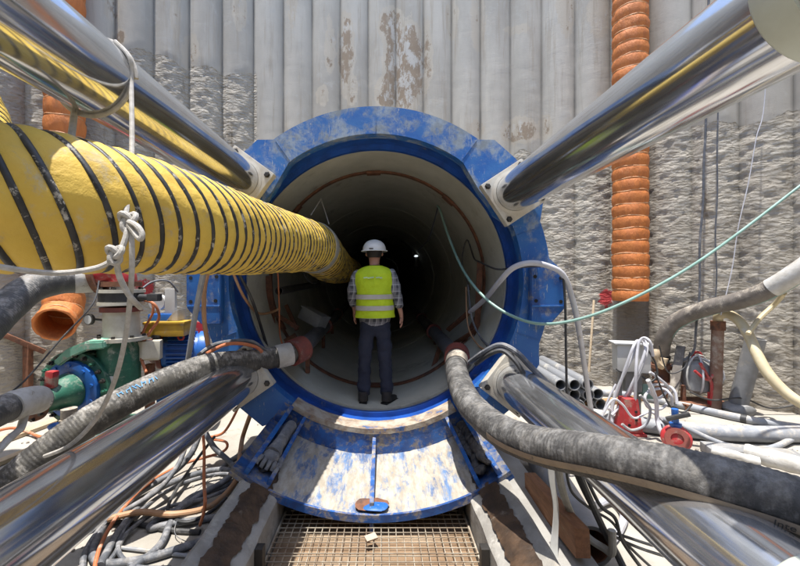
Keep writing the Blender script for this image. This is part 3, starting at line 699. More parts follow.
# clamp band where two lengths of duct join inside the mouth
i0 = min(range(len(dp)), key=lambda i: abs(dp[i].y-4.35)+(0 if dp[i].x > -1 else 9))
build('joint_strap', MB().tube([dp[i] for i in range(i0-6, i0+7, 2)], RD+.022, 48, True), m_strap, duct)
i1 = min(range(len(dp)), key=lambda i: (dp[i]-V((-1.56, 1.36, .30))).length)
build('joint_strap', MB().tube([dp[i] for i in range(i1-3, i1+4, 2)], RD+.020, 48, True), m_greyhose, duct)

# ------------------------------------------------------------------ orange ducts
def orange(path, r, pitch, label, seg=40):
    t = thing('orange_duct', label, 'duct', path[-1])
    P = resample(crv(path, 14), .02); fr = frames(P); n = len(P); LL = [0]
    for a, b in zip(P, P[1:]): LL.append(LL[-1]+(b-a).length)
    mb = MB(); rows = []
    def rad(i, k):
        ph = (LL[i]/pitch) % 1.0; a = 2*PI*k/seg
        return r*(1-.035+.075*math.sin(PI*min(1, ph*1.05))**.6*(1-.25*ph))+.012*mnoise.noise(V((math.cos(a)*5, math.sin(a)*5, LL[i]*4)))*(1.3 if ph > .2 else .4)
    for i in range(n):
        rows.append([mb.bm.verts.new(P[i]+fr[i][0]*math.cos(2*PI*k/seg)*rad(i, k)+fr[i][1]*math.sin(2*PI*k/seg)*rad(i, k)) for k in range(seg)])
    for a, b in zip(rows, rows[1:]): mb.bridge(a, b)
    # turned-in lip and inner wall at the open end
    d = (P[-1]-P[-6]).normalized(); inner = [rows[-1]]
    for (rr, back) in ((.97, -.008), (.90, 0), (.87, .03), (.85, .14), (.84, .45)):
        inner.append([mb.bm.verts.new(P[-1]-d*back+fr[-1][0]*math.cos(2*PI*k/seg)*r*rr+fr[-1][1]*math.sin(2*PI*k/seg)*r*rr) for k in range(seg)])
    for a, b in zip(inner, inner[1:]): mb.bridge(a, b)
    build('fabric', mb, m_orange, t, sharp=1.2)
    h = 0
    while h < LL[-1]-.02:
        i = min(range(n), key=lambda q: abs(LL[q]-h)); c0 = P[i]
        pts = [c0+fr[i][0]*math.cos(2*PI*k/32)*(r*.975)+fr[i][1]*math.sin(2*PI*k/32)*(r*.975)+V((0, 0, .010*math.sin(k*.6+h*9))) for k in range(32)]
        build('rib', MB().tube(pts, .0085, 6, closed=True), m_orangerib_sunlit, t)
        h += pitch
    return t
orange([V((4.2, 6.6, 7.6)), V((4.2, 6.6, 5)), V((4.2, 6.6, 2.5)), V((4.2, 6.6, 1)), V((4.19, 6.58, -.36))], .262, .205, 'orange ribbed duct hanging down the sunlit wall, right of the ring')
orange([V((-4.92, 6.05, 7.6)), V((-4.92, 6.05, 5)), V((-4.92, 6.05, 2)), V((-4.92, 6.05, .6)), V((-4.90, 6.02, -.15)), V((-4.85, 5.92, -.50)), V((-4.72, 5.62, -.66))], .255, .27, 'orange ribbed duct behind the yellow duct, its open end turned outwards')

# ------------------------------------------------------------------ big rubber hoses
def ribbed(name, pts, r, mat, label, cat, pitch=.022, amp=.0013, seg=28, parts=True):
    t = thing(name, label, cat, min(pts, key=lambda p: p.z)-V((0, 0, r)))
    P = resample(crv(pts, 16), .0065); mb = MB(); fr = frames(P)
    for i in range(1): pass
    def rad(i, n):
        s = i*.0065; return r+amp*math.sin(2*PI*s/pitch)+.004*mnoise.noise(V((s*3, 1, r*50)))
    mb.tube(P, rad, seg, True, fr=fr); mb.jitter(.003, 14)
    b = build('hose_body', mb, mat, t, sharp=3)
    n_ = len(P); 
    for an, fn in (('hose_len', lambda i, k: i*.0065*42), ('hose_cos', lambda i, k: math.cos(2*PI*k/seg)*2.2), ('hose_sin', lambda i, k: math.sin(2*PI*k/seg)*2.2)):
        at = b.data.attributes.new(an, 'FLOAT', 'POINT'); at.data.foreach_set('value', [fn(i, k) for i in range(n_) for k in range(seg)])
    return t, P, fr
RH = .108
lh, lP, lF = ribbed('slurry_hose', [W(300, 350, 4.12), W(280, 356, 4.0), W(252, 361, 3.75), W(205, 367, 3.4), W(155, 386, 3.1), W(108, 410, 2.85), W(60, 442, 2.65), W(15, 480, 2.5), W(-60, 545, 2.3), V((-2.9, 1.6, -1.78)), V((-3.0, .6, -1.82))], RH, m_hosew,
       'thick ribbed slurry hose, whitish on top, entering the tunnel mouth from the left', 'hose')
build('coupling', MB().pipe(W(303, 348, 4.2), W(291, 353.5, 4.04), .135, RH-.004, 32), m_redcoup, lh)
build('end_sleeve', MB().pipe(W(291, 353.5, 4.045), W(276, 357, 3.96), .118, RH-.002, 32), m_tape, lh)
rh, rP, rF = ribbed('slurry_hose', [W(457, 356, 4.25), W(456, 366, 3.95), W(460, 384, 3.45), W(471, 405, 3.0), W(498, 429, 2.6), W(535, 444.5, 2.22), W(600, 456.5, 1.86), W(660, 469, 1.65), W(730, 487, 1.48), W(800, 508, 1.36), W(880, 540, 1.24), V((2.1, .75, -1.25)), V((2.6, .1, -1.6)), V((2.9, -1.0, -1.82))], .104, m_hose,
       'thick black ribbed slurry hose with tan stripe, crossing over the right jack rod', 'hose')
build('coupling', MB().pipe(W(457, 354, 4.32), W(457, 359, 4.14), .135, .10, 32), m_redcoup, rh)
build('end_sleeve', MB().pipe(W(457, 359, 4.13), W(456.3, 366, 3.97), .116, .102, 32), m_hosebrown, rh)
# tan printed stripe along the lower side of that hose
sb = MB(); prev = None; i2 = min(range(len(rP)), key=lambda i: (rP[i]-W(505, 424, 2.57)).length)
stripe_pts = []
for i in range(i2, len(rP)-1):
    t_ = (rP[min(i+1, len(rP)-1)]-rP[i-1]).normalized(); tocam = (-rP[i]).normalized(); side = t_.cross(tocam).normalized()
    side = side if side.z < 0 else -side; n0 = side.cross(t_); n0 = n0 if n0.dot(tocam) > 0 else -n0
    row = []
    w0 = .92+.05*mnoise.noise(V((i*.05, 3, 3)))
    for q in range(6):
        a = math.radians(38+22*w0*q/5)-.15; row.append(sb.bm.verts.new(rP[i]+(n0*math.cos(a)+side*math.sin(a))*.1095))
    stripe_pts.append((rP[i], t_, n0, side))
    if prev:
        for q in range(5): sb.bm.faces.new((prev[q], prev[q+1], row[q+1], row[q]))
    prev = row
st_o = build('printed_stripe', sb, m_stripe, rh, sharp=3)
def letter_mesh(txt, size):
    cu = bpy.data.curves.new('t', 'FONT'); cu.body = txt; cu.size = size; cu.extrude = .0006; cu.align_x = 'CENTER'; cu.align_y = 'CENTER'
    o = bpy.data.objects.new('t', cu); me = bpy.data.meshes.new_from_object(o); bpy.data.objects.remove(o); bpy.data.curves.remove(cu); return me
def put_text(txt, size, c, xdir, nrm, mat, parent, name='lettering'):
    me = letter_mesh(txt, size); ydir = nrm.cross(xdir).normalized()
    R3 = Matrix((xdir, ydir, nrm)).transposed().to_4x4(); me.transform(Matrix.Translation(c) @ R3)
    mb = MB(); mb.bm.from_mesh(me); bpy.data.meshes.remove(me); return build(name, mb, mat, parent)
c0, t_, n0, sd = min(stripe_pts, key=lambda q: abs(382+F*q[0].x/q[0].y-781))
a = math.radians(49)-.15; nn = (n0*math.cos(a)+sd*math.sin(a)).normalized(); td = t_ if t_.x > 0 else -t_
put_text('Inte', .036, c0+nn*.1105, td, nn, m_ink, rh)
# washed-out blue print on the left hose: only unreadable strokes are left
i3 = min(range(len(lP)), key=lambda i: abs(382+F*lP[i].x/lP[i].y-140)); prt = MB(); n_st = 11
for k in range(n_st):
    i = i3-18+k*4; t_ = (lP[i+1]-lP[i-1]).normalized(); cam = (-lP[i]).normalized(); s_ = t_.cross(cam).normalized(); s_ = s_ if s_.z > 0 else -s_; n_ = s_.cross(t_); n_ = n_ if n_.dot(cam) > 0 else -n_
    a = math.radians(28+6*random.random()); nn = n_*math.cos(a)+s_*math.sin(a); e = t_.cross(nn)
    h = .012+.014*random.random(); tilt = (random.random()-.5)*.9
    prt.beam(lP[i]+nn*(RH+.0035)-(e+t_*tilt)*h, lP[i]+nn*(RH+.0035)+(e+t_*tilt)*h, .006, .003, up=nn, bev=0)
    if k % 2: prt.beam(lP[i]+nn*(RH+.0035)+e*h*.5, lP[i]+nn*(RH+.0035)+e*h*.5+t_*.02, .005, .003, up=nn, bev=0)
build('faded_print', prt, m_inkblue, lh)
ph, _, _ = ribbed('suction_hose', [W(-70, 372, 3.0), W(-20, 333, 3.4), W(8, 306, 3.7), W(32, 288, 3.95), W(58, 281, 4.15), W(80, 279, 4.3), W(96, 279, 4.38)], .145, m_hosep, 'dark hose arching to the red elbow on the green pump', 'hose', amp=.0012)
build('white_wrap', MB().pipe(W(75, 279.3, 4.27), W(93, 279, 4.37), .152, .14, 32), m_tape, ph)
sh, _, _ = ribbed('suction_hose', [W(-70, 445, 2.7), W(-20, 420, 3.0), W(12, 406, 3.3), W(40, 399, 3.62)], .118, m_hosep, 'short dark hose into the green pump inlet, wrapped in white cloth', 'hose', amp=.001)
build('white_wrap', MB().tube(crv([W(8, 408, 3.25), W(24, 402, 3.42), W(38, 399.5, 3.6)], 6), lambda i, n: .126+.006*mnoise.noise(V((i*1.1, 0, 0))), 24), m_tape, sh)
build('wrap_tail', MB().tube(crv([W(26, 409, 3.4), W(20, 428, 3.3), W(8, 440, 3.1), W(-10, 462, 2.9)], 8), lambda i, n: .035-.012*i/n, 10).jitter(.01, 10), m_tape, sh)

# ------------------------------------------------------------------ green slurry pump
PC = W(77, 388, 4.25); PA = V((-.12, -.99, -.05)).normalized()
pump = thing('slurry_pump', 'green slurry pump with blue ring flange and red valve wheel', 'pump', (PC.x, PC.y, GZ))
pu, pv, _ = basis(PA)
build('volute', MB().lathe([(.20, -.36), (.30, -.34), (.375, -.26), (.39, -.14), (.375, -.03), (.30, .0)], PC, PA, 40), m_green, pump)
fl = build('casing_flange', MB().lathe([(.30, -.02), (.41, -.02), (.415, -.01), (.415, .035), (.41, .04), (.30, .04)], PC, PA, 48, closed=True), m_green, pump)
for k in range(22):
    a = 2*PI*k/22; p = PC+(pu*math.cos(a)+pv*math.sin(a))*.375+PA*.036
    build('bolt', MB().lathe([(.026, 0), (.026, .028), (.014, .028), (.014, .055)], p, PA, 6), m_bolt if k % 3 else m_green, fl)
br = build('blue_ring', MB().lathe([(.19, .03), (.315, .03), (.32, .045), (.315, .085), (.25, .10), (.19, .09)], PC, PA, 48, closed=True), m_mblue, pump)
for k in range(10):
    a = 2*PI*(k+.4)/10; p = PC+(pu*math.cos(a)+pv*math.sin(a))*.275+PA*.088
    build('bolt', MB().lathe([(.02, 0), (.02, .02)], p, PA, 6), m_mblue, br)
build('suction_cone', MB().lathe([(.19, .02), (.19, .13), (.165, .22), (.135, .30), (.125, .46)], PC, PA, 36), m_green, pump)
build('suction_flange', MB().lathe([(.10, .46), (.165, .46), (.165, .50), (.10, .50)], PC, PA, 32, closed=True), m_rust, pump)
hw_ = build('red_handle', MB().box(PC+PA*.34+V((.05, 0, .20)), (.085, .085, .17), Matrix.Rotation(.1, 3, 'Y'), .02), m_red, pump)
build('handle_stem', MB().cyl(PC+PA*.34+V((.05, 0, .02)), PC+PA*.34+V((.05, 0, .13)), .02), m_bolt, pump)
mt = MB().prism([W(52, 362, 4.12), W(66, 349, 4.12), W(84, 342, 4.12), W(103, 341, 4.12), W(104, 349, 4.12), W(86, 351, 4.12), W(70, 358, 4.12), W(58, 367, 4.12)], V((.03, .42, .05)), .015)
build('top_cover', mt, m_mint, pump)
hx = W(119, 370, 4.42)
cx, cy = hx.x, hx.y
zz = lambda py: (279-py)*cy/F
build('discharge_body', MB().lathe([(.215, zz(402)), (.215, zz(348)), (.19, zz(340))], (cx, cy, 0), (0, 0, 1), 36).box((cx-.2, cy-.05, zz(385)), (.34, .36, .5), None, .05), m_green, pump)
build('base_frame', MB().box((PC.x+.1, PC.y+.2, (GZ+zz(425))/2), (.62, .72, zz(425)-GZ), None, .02), m_green, pump)
for py, r, h, mt_ in ((338, .262, .04, m_cream), (309, .21, .05, m_redcoup), (303, .235, .035, m_cream), (291, .235, .035, m_cream), (284, .20, .055, m_rust)):
    f = build('pipe_flange', MB().lathe([(.08, -h/2), (r, -h/2), (r, h/2), (.08, h/2)], (cx+.03, cy, zz(py)), (0, 0, 1), 36, closed=True), mt_, pump)
    if r > .22:
        for k in range(8):
            a = 2*PI*(k+.3)/8; p = V((cx+.03+(r-.035)*math.cos(a), cy+(r-.035)*math.sin(a), zz(py)+h/2)); build('bolt', MB().lathe([(.02, 0), (.02, .025)], p, (0, 0, 1), 6), m_bolt, f)
build('spool', MB().lathe([(.185, zz(338)), (.18, zz(330)), (.18, zz(309))], (cx+.03, cy, 0), (0, 0, 1), 32), m_cream, pump)
build('valve_body', MB().lathe([(.22, zz(301)), (.22, zz(293))], (cx+.03, cy, 0), (0, 0, 1), 32), m_cable_black, pump)
build('valve_stem', MB().cyl(V((cx+.22, cy-.03, zz(297))), V((cx+.52, cy-.1, zz(297.5))), .035).box(V((cx+.46, cy-.1, zz(297))), (.12, .10, .08), None, .01), m_cable_black, pump)
el = [V((cx+.03, cy, zz(284))), V((cx+.03, cy, zz(277))), V((cx+.0, cy, zz(270))), V((cx-.08, cy, zz(266.5)+.0)), V((cx-.18, cy, zz(268)-.02))]
el = [V((cx+.03, cy, zz(283))), V((cx+.03, cy, zz(278))), V((cx-.01, cy-.01, zz(270)-.02)), V((cx-.11, cy-.02, zz(267)-.08)), V((cx-.20, cy-.03, zz(275)))]
build('elbow', MB().tube(crv(el, 8), .15, 28), m_red, pump)
build('elbow_flange', MB().pipe(V((cx-.19, cy-.03, zz(276))), V((cx-.24, cy-.04, zz(277))), .20, .13, 32), m_rust, pump)

for k in range(7):
    a = 2*PI*(k+.25)/7; d_ = pu*math.cos(a)+pv*math.sin(a)
    build('casting_web', MB().beam(PC+PA*-.33+d_*.27, PC+PA*-.03+d_*.395, .03, .05, up=d_, bev=.008), m_green, pump)
for k in range(8):
    a = 2*PI*(k+.25)/8; build('bolt', MB().lathe([(.016, 0), (.016, .03)], PC+PA*.50+(pu*math.cos(a)+pv*math.sin(a))*.143, PA, 6), m_bolt, pump)
ga = V((cx-.21, cy-.14, zz(318)))
gg = build('pressure_gauge', MB().lathe([(.055, 0), (.06, .005), (.06, .035), (.05, .04)], ga, (-.2, -1, 0), 20), m_bolt, pump)
build('gauge_dial', MB().lathe([(.048, .041), (.048, .0425)], ga, (-.2, -1, 0), 20), m_white, gg)
build('gauge_stem', MB().cyl(ga+V((.005, .02, 0)), ga+V((.12, .08, -.02)), .012), m_bolt, gg)
for k in range(8):
    a = 2*PI*(k+.2)/8; q_ = V((cx-.245, cy-.04, zz(277)))+V((0, math.cos(a)*.165, math.sin(a)*.165)); build('bolt', MB().cyl(q_, q_+V((-.03, -.004, 0)), .017, 6), m_bolt, pump)
build('name_plate', MB().box(V((cx+.02, cy-.214, zz(375))), (.12, .006, .08), None, .002), m_boxgrey, pump)
build('drain_pipe', MB().tube(crv([PC+V((.12, -.25, -.34)), PC+V((.14, -.32, -.44)), PC+V((.14, -.32, -.62))], 6), .035, 12), m_rust, pump)
# electric motor beside it
mo = thing('electric_motor', 'blue finned electric motor with yellow box on top, right of the green pump', 'motor', (W(183, 350, 5.0).x, 5.0, GZ))
ma, mb_ = W(165, 350, 5.0), W(201, 350, 5.12); md = (mb_-ma).normalized()
bdy = MB().cyl(ma, mb_, .215, 32); mu, mv, _ = basis(md)
build('motor_body', bdy, m_mblue, mo)
fi = MB()
for k in range(28):
    a = 2*PI*k/28; d = mu*math.cos(a)+mv*math.sin(a); fi.beam(ma+md*.06+d*.225, mb_-md*.06+d*.225, .009, .05, up=d, bev=.002)
build('fin', fi, m_mblue, mo)
build('end_cover', MB().lathe([(.245, 0), (.25, .01), (.24, .10), (.12, .12)], mb_-md*.02, md, 32), m_mblue, mo)
build('drive_cover', MB().lathe([(.235, 0), (.235, -.05), (.14, -.16), (.10, -.34)], ma, md, 32, cap0=False), m_redcoup, mo)
yb = W(168, 329, 4.85)
bx = build('yellow_box', MB().box(yb, (.46, .24, .16), Matrix.Rotation(.12, 3, 'Z'), .015), m_yellow, mo)
build('box_lid', MB().box(yb+V((0, 0, .085)), (.48, .26, .03), Matrix.Rotation(.12, 3, 'Z'), .008), m_yellow, bx)
build('cable_gland', MB().lathe([(.05, 0), (.05, .03), (.035, .03), (.035, .10)], yb+V((-.06, -.15, -.06)), (0, -.3, -1), 14), m_bolt, bx)
build('lifting_eye', MB().tube([W(181, 337, 4.82)+V((math.cos(q*.5236)*.035, 0, math.sin(q*.5236)*.035)) for q in range(12)], .012, 8, closed=True), m_red, mo)
build('motor_frame', MB().box((W(183, 350, 5.0).x, 5.05, (GZ-.83-.2)/2-.1), (.55, .35, .85), None, .02), m_mblue, mo)
jb = thing('junction_box', 'white junction box in front of the blue motor', 'electrical box', (W(150, 356, 4.55).x, 4.55, W(150, 360, 4.55).z))
build('box_body', MB().box(W(150, 350, 4.55), (.23, .16, .22), Matrix.Rotation(.25, 3, 'Z'), .012), m_cream, jb)
build('box_cover', MB().box(W(151, 350, 4.46), (.19, .02, .20), Matrix.Rotation(.25, 3, 'Z'), .006), m_cream, jb)
build('box_support', MB().box((W(150, 356, 4.6).x, 4.6, (GZ-1.0)/2), (.08, .08, -1.0-GZ), None, .005), m_rust, jb)
dv = thing('drive_unit', 'blue and white drive unit with a tall white plate, on the yellow box', 'electrical box', W(165, 323, 4.95))
build('unit_body', MB().box(W(166, 318, 4.95), (.34, .22, .12), Matrix.Rotation(.1, 3, 'Z'), .015), m_mblue, dv)
build('unit_cover', MB().prism([W(166, 321, 4.83), W(178, 321, 4.84), W(178, 309, 4.84), W(174, 311, 4.83)], V((0, .2, 0)), .005), m_white, dv)
build('white_plate', MB().box(W(171, 302, 4.9), (.13, .05, .34), None, .008), m_white, dv)
gauge = MB().lathe([(.10, 0), (.10, .08)], W(160, 302, 4.98), (0, -1, 0), 24); build('round_cap', gauge, m_white, dv)
build('mount_post', MB().box(W(166, 330, 5.12)+V((0, 0, 0)), (.06, .06, .42), None, .004), m_bolt, dv)
rs = MB().box(W(197, 342, 5.35), (.30, .04, .55), Matrix.Rotation(.1, 3, 'Y'), .006); rs.box((W(197, 342, 5.35).x, 5.38, -1.5), (.06, .04, .9)); solo('red_guard', rs, m_red, 'red sheet guard standing behind the blue motor', 'guard')
G1 = 'orange cables round the pump'
hose('orange_cable', [W(130, 304, 4.6), W(140, 300, 4.5), W(154, 304, 4.45), W(159, 318, 4.5), W(150, 332, 4.5), W(140, 350, 4.5), W(146, 372, 4.4)], .016, m_cable_orange, 'orange cable looping above the white junction box', 'cable', G1)
hose('orange_cable', [W(138, 301, 4.62), W(150, 300, 4.6), W(153, 312, 4.6), W(144, 330, 4.6), W(138, 352, 4.55), W(138, 378, 4.5)], .014, m_cable_orange, 'orange cable hanging just left of the white junction box', 'cable', G1)
hose('black_cable', [W(178, 292, 4.9), W(168, 281, 4.8), W(152, 282, 4.7), W(138, 292, 4.55), W(127, 298, 4.4)], .012, m_cable_grey, 'grey cable arching from the white plate to the valve', 'cable')
hose('black_cable', [W(99, 281, 4.1), W(92, 305, 3.9), W(60, 340, 3.7), W(20, 385, 3.4), W(-20, 410, 3.2)], .008, m_cable_black, 'thin black cable slanting past the orange duct opening', 'cable')
tp = thing('rusty_post', 'rusty T shaped post by the dark left wall', 'post', (W(28, 400, 6.0).x, 6.0, GZ))
build('upright', MB().box((W(28, 400, 6.0).x, 6.0, (GZ+W(0, 344, 6.0).z)/2), (.09, .09, W(0, 344, 6.0).z-GZ), None, .005), m_rust, tp)
build('cross_bar', MB().beam(W(0, 333, 5.8), W(45, 352, 6.1), .07, .07), m_rust, tp)
yv = thing('drain_valve', 'brass drain valve with yellow cap under the green pump', 'valve', (W(70, 436, 3.9).x, 3.9, W(70, 440, 3.9).z))
build('valve_body', MB().lathe([(.07, 0), (.07, .10), (.085, .10), (.085, .14), (.07, .14), (.07, .24)], W(69, 432, 3.95), (0, 0, 1), 20), m_hosebrown, yv)
build('yellow_cap', MB().box(W(69, 437, 3.9), (.22, .16, .13), Matrix.Rotation(.2, 3, 'Y'), .03), m_yellow, yv)
gl = MB().tube(crv([W(57, 424, 3.7), W(54, 434, 3.65), W(56, 444, 3.6)], 6), lambda i, n: .05+.015*math.sin(i*.8), 14).jitter(.015, 12)
solo('blue_rag', gl, m_mblue, 'crumpled blue rag hanging beside the yellow drain cap', 'rag')

# ------------------------------------------------------------------ cables on the ground, left
def gp(*a): return [G(x, y, u) for x, y, u in a]
GL = 'cables coiled on the floor'
hose('floor_cable', gp((268, 440, .35), (250, 455, .25), (228, 478, .1), (205, 492, .05), (185, 505, .05), (158, 520, .03), (150, 528, .03), (170, 524, .03), (215, 517, .03), (245, 508, .02)), .026, m_cable_grey, 'grey dusty cable looping by the guide rail, highest to the ring', 'cable', GL, seg=12)
hose('floor_cable', gp((100, 566, .05), (120, 530, .05), (150, 495, .07), (178, 480, .06), (208, 471, .06), (232, 470, .05), (240, 478, .05), (222, 486, .04), (190, 498, .04), (172, 520, .04), (160, 545, .03), (130, 570, .03), (100, 600, .03)), .027, m_cable_grey, 'grey cable forming the widest loop of the coil', 'cable', GL, seg=12)
hose('floor_cable', gp((186, 445, .35), (178, 465, .25), (160, 488, .15), (138, 503, .1), (112, 516, .08), (80, 518, .06)), .022, m_cable_grey, 'grey cable dropping from the jack rod across the coil', 'cable', GL, seg=12)
hose('floor_cable', gp((200, 432, .4), (192, 452, .25), (176, 470, .12), (150, 486, .06), (118, 507, .04), (96, 540, .03), (98, 562, .03), (140, 560, .03), (190, 545, .03), (225, 532, .03), (262, 512, .0)), .029, m_cable_grey, 'thick grey cable running along the bottom of the coil', 'cable', GL, seg=12)
hose('floor_cable', gp((203, 428, .4), (214, 447, .25), (230, 462, .12), (238, 472, .05)), .027, m_cable_grey, 'short thick grey cable behind the orange cord', 'cable', GL, seg=12)
hose('floor_cable', gp((240, 548, .02), (200, 545, .03), (176, 535, .04), (178, 518, .06), (188, 500, .06), (206, 482, .06), (222, 470, .06), (226, 462, .05)), .003, m_cable_grey, 'thickest pale cable crossing the middle of the coil', 'cable', GL, seg=12)
hose('floor_cable', gp((60, 552, .03), (84, 532, .03), (120, 522, .02), (170, 530, .02), (200, 532, .02)), .02, m_cable_black, 'thin dark cable lying flat under the coil', 'cable', GL)
hose('floor_cable', [W(256, 396, 4.25), W(252, 410, 4.05)]+gp((243, 436, .25), (240, 455, .2), (236, 480, .08), (212, 505, .05), (176, 514, .09), (140, 512, .10), (108, 519, .08)), .024, m_cable_tan, 'tan brown cord bending through the coil', 'cable', GL, seg=10)
hose('orange_cable', [W(244, 392, 4.3), W(238, 408, 4.1)]+gp((224, 432, .3), (208, 438, .2), (226, 442, .2), (222, 452, .12), (186, 463, .08), (150, 482, .1), (122, 510, .1), (104, 538, .08), (95, 566, .06), (94, 600, .05)), .014, m_cable_orange, 'thin orange cord curving over the grey coil', 'cord')
hose('orange_cable', [W(196, 400, 3.6), W(201, 425, 3.4), W(204, 445, 3.3), W(204, 480, 2.95), W(205, 505, 2.75), G(200, 525, .03)], .012, m_cable_orange, 'orange cord hanging straight down beside the rail', 'cord')
hose('floor_cable', gp((275, 425, .45), (256, 445, .3), (232, 460, .12), (222, 468, .05)), .028, m_cable_grey, 'grey cable coming from below the ring onto the floor', 'cable', GL, seg=12)
# behind: orange cable at far left, boards
hose('orange_cable', gp((-20, 436, .1), (10, 428, .12), (28, 432, .05), (45, 437, .05), (75, 430, .1)), .018, m_cable_orange, 'orange cord beside the brass drain valve', 'cord')
hose('ring_cable', [W(198, 356, 3.55), W(214, 345, 3.6), W(236, 341, 3.7), W(252, 342, 3.75), W(262, 348, 3.8), W(270, 352, 3.85)], .02, m_cable_grey, 'grey cable arched over the hose at the left ring edge', 'cable')
hose('ring_cable', [W(206, 354, 3.5), W(224, 345, 3.55), W(240, 343.5, 3.65), W(256, 347, 3.72), W(262, 352, 3.7)], .016, m_cable_orange, 'orange cable arched over the hose at the left ring edge', 'cable')
hose('ring_cable', [W(206, 262, 3.1), W(200, 290, 3.35), W(194, 322, 3.5), W(187, 366, 3.6)], .024, m_greyhose, 'blue grey hose hanging down behind the yellow duct', 'hose')
hose('ring_cable', [W(212, 262, 3.2), W(205, 285, 3.45), W(204, 315, 3.55), W(207, 340, 3.6), W(211, 358, 3.6)], .02, m_cable_tan, 'tan cable hanging beside the blue grey hose', 'cable')
for a, b, w, lab in (((-30, 452), (62, 418), .16, 'pale timber board on the floor behind the lower left rod'), ((-20, 470), (40, 446), .10, 'narrow pale board nearest to the lower left rod')):
    pb = MB().beam(G(*a, .03), G(*b, .03), w, .045); solo('floor_plank', pb, m_palewood, lab, 'board')

for pts, r, m_, lab in (
    (gp((70, 600, .03), (110, 560, .03), (130, 530, .04), (165, 508, .05), (205, 498, .05), (232, 486, .05), (236, 476, .05), (216, 474, .06), (180, 484, .07), (150, 503, .07), (128, 524, .05), (118, 548, .04), (134, 566, .03), (170, 568, .03)), .016, m_cable_grey, 'thin grey cable making a long narrow loop through the coil'),
    (gp((215, 436, .3), (198, 458, .15), (176, 490, .08), (168, 512, .06), (186, 522, .05), (210, 512, .05), (226, 498, .05)), .014, m_cable_black, 'thin black cable dropping behind the coil and hooking back'),
    (gp((160, 446, .5), (150, 470, .2), (132, 500, .06), (104, 524, .05), (84, 556, .04), (86, 590, .03)), .02, m_cable_grey, 'grey cable nearest the lower left rod, running off below'),
    (gp((190, 552, .02), (204, 540, .05), (214, 520, .07), (232, 502, .07), (244, 490, .05)), .011, m_cable_tan, 'thin tan cord lying beside the guide rail'),
    (gp((95, 545, .02), (125, 548, .02), (160, 552, .02), (200, 556, .02), (230, 548, .02)), .013, m_greyhose, 'pale grey line lying flat at the bottom of the coil')):
    hose('floor_cable', pts, r, m_, lab, 'cable', GL)
for pts, y, r, m_, lab in (
    ([(655, 372), (664, 395), (672, 408), (684, 412), (692, 404)], 4.9, .011, m_cable_black, 'thin black wire curling beside the white cable coil'),
    ([(600, 420), (612, 400), (622, 404), (634, 418), (650, 412), (662, 420)], 4.8, .014, m_cable_white, 'white cable lying low across the foot of the red stand'),
    ([(640, 395), (650, 408), (646, 424), (632, 430), (622, 424)], 4.75, .016, m_greyhose, 'grey cable bent in front of the red stand'),
    ([(616, 384), (609, 398), (603, 414), (598, 430)], 5.1, .014, m_cable_white, 'white cable falling left of the red stand'),
    ([(659, 345), (668, 372), (684, 368), (690, 352)], 5.9, .010, m_cable_black, 'black wire sagging between the rusty stub and the plank'),
    ([(690, 392), (712, 400), (742, 398), (770, 408), (800, 404)], 5.6, .012, m_cable_black, 'thin black cable lying along the foot of the right wall')):
    hose('loose_cable', [W(px, py, min(y, F*1.93/max(1, py-279))) for px, py in pts], r, m_, lab, 'cable')
# ------------------------------------------------------------------ ropes on the left
x, z = JK['tl']
def around(xc, zc, r, y, a0, a1, n=14, sl=0): return [V((xc+r*math.cos(math.radians(a0+(a1-a0)*k/n)), y+sl*k/n, zc+r*math.sin(math.radians(a0+(a1-a0)*k/n)))) for k in range(n+1)]
rt = thing('rope', 'white rope tied round the upper rod and hanging over the yellow duct', 'rope', W(128, 240, 1.5))
pts = around(x, z, RR+.008, 2.16, -200, 0, 18, -.05)[::-1]
loop = around(x, z, RR+.009, 2.12, 150, -15, 16, -.04)
build('loop', MB().tube(around(x, z, RR+.009, 1.86, 0, 345, 36, -.03), .0105, 8), m_rope, rt)
top = V((x+RR*.92+.018, 1.83, z-.04))
build('strand', MB().tube(crv([V((x+.10, 1.84, z+RR*.86+.01)), V((x+RR*.93+.01, 1.83, z+.08)), top, W(132, 150, 1.68), W(129, 190, 1.56), W(126, 215, 1.50), W(127, 232, 1.46), W(121, 250, 1.44), W(114, 258, 1.43)], 8), .0105, 8), m_rope, rt)
build('strand', MB().tube(crv([W(131, 222, 1.47), W(132, 260, 1.46), W(130, 300, 1.5), W(124, 345, 1.55), W(113, 385, 1.6), W(95, 420, 1.68), W(70, 445, 1.78), W(45, 456, 1.86)], 8), .0098, 8), m_rope, rt)
build('strand', MB().tube(crv([W(116, 256, 1.43), W(119, 275, 1.45), W(127, 292, 1.47), W(134, 301, 1.5), W(141, 308, 1.6)], 8), .0105, 8), m_rope, rt)
build('strand', MB().tube(crv([W(113, 260, 1.42), W(96, 268, 1.40), W(60, 273, 1.34), W(20, 270, 1.24), W(-25, 262, 1.2)], 8), .0095, 8), m_rope, rt)
def knot(c, r, name='knot'):
    P = [];  n = 26
    for k in range(n):
        t = 2*PI*k/n; P.append(c+V((math.sin(t)+2*math.sin(2*t), -.8*math.sin(3*t), 1.15*(math.cos(t)-2*math.cos(2*t))))*r/2.6)
    build(name, MB().tube(P, .011, 8, closed=True), m_rope, rt)
knot(W(128, 221, 1.47), .030); knot(W(115, 254, 1.42), .026)
build('bight', MB().tube(crv([W(129, 222, 1.46), W(137, 226, 1.43), W(142, 234, 1.42), W(140, 239, 1.42), W(134, 232, 1.44), W(129, 225, 1.46)], 6), .0105, 8), m_rope, rt)
hose('rope', [W(75, 104, 1.86), W(74.5, 112, 1.84), W(73, 124, 1.76), W(71, 140, 1.66)], .014, m_rope, 'short yellowed rope between the rod and the yellow duct', 'rope')
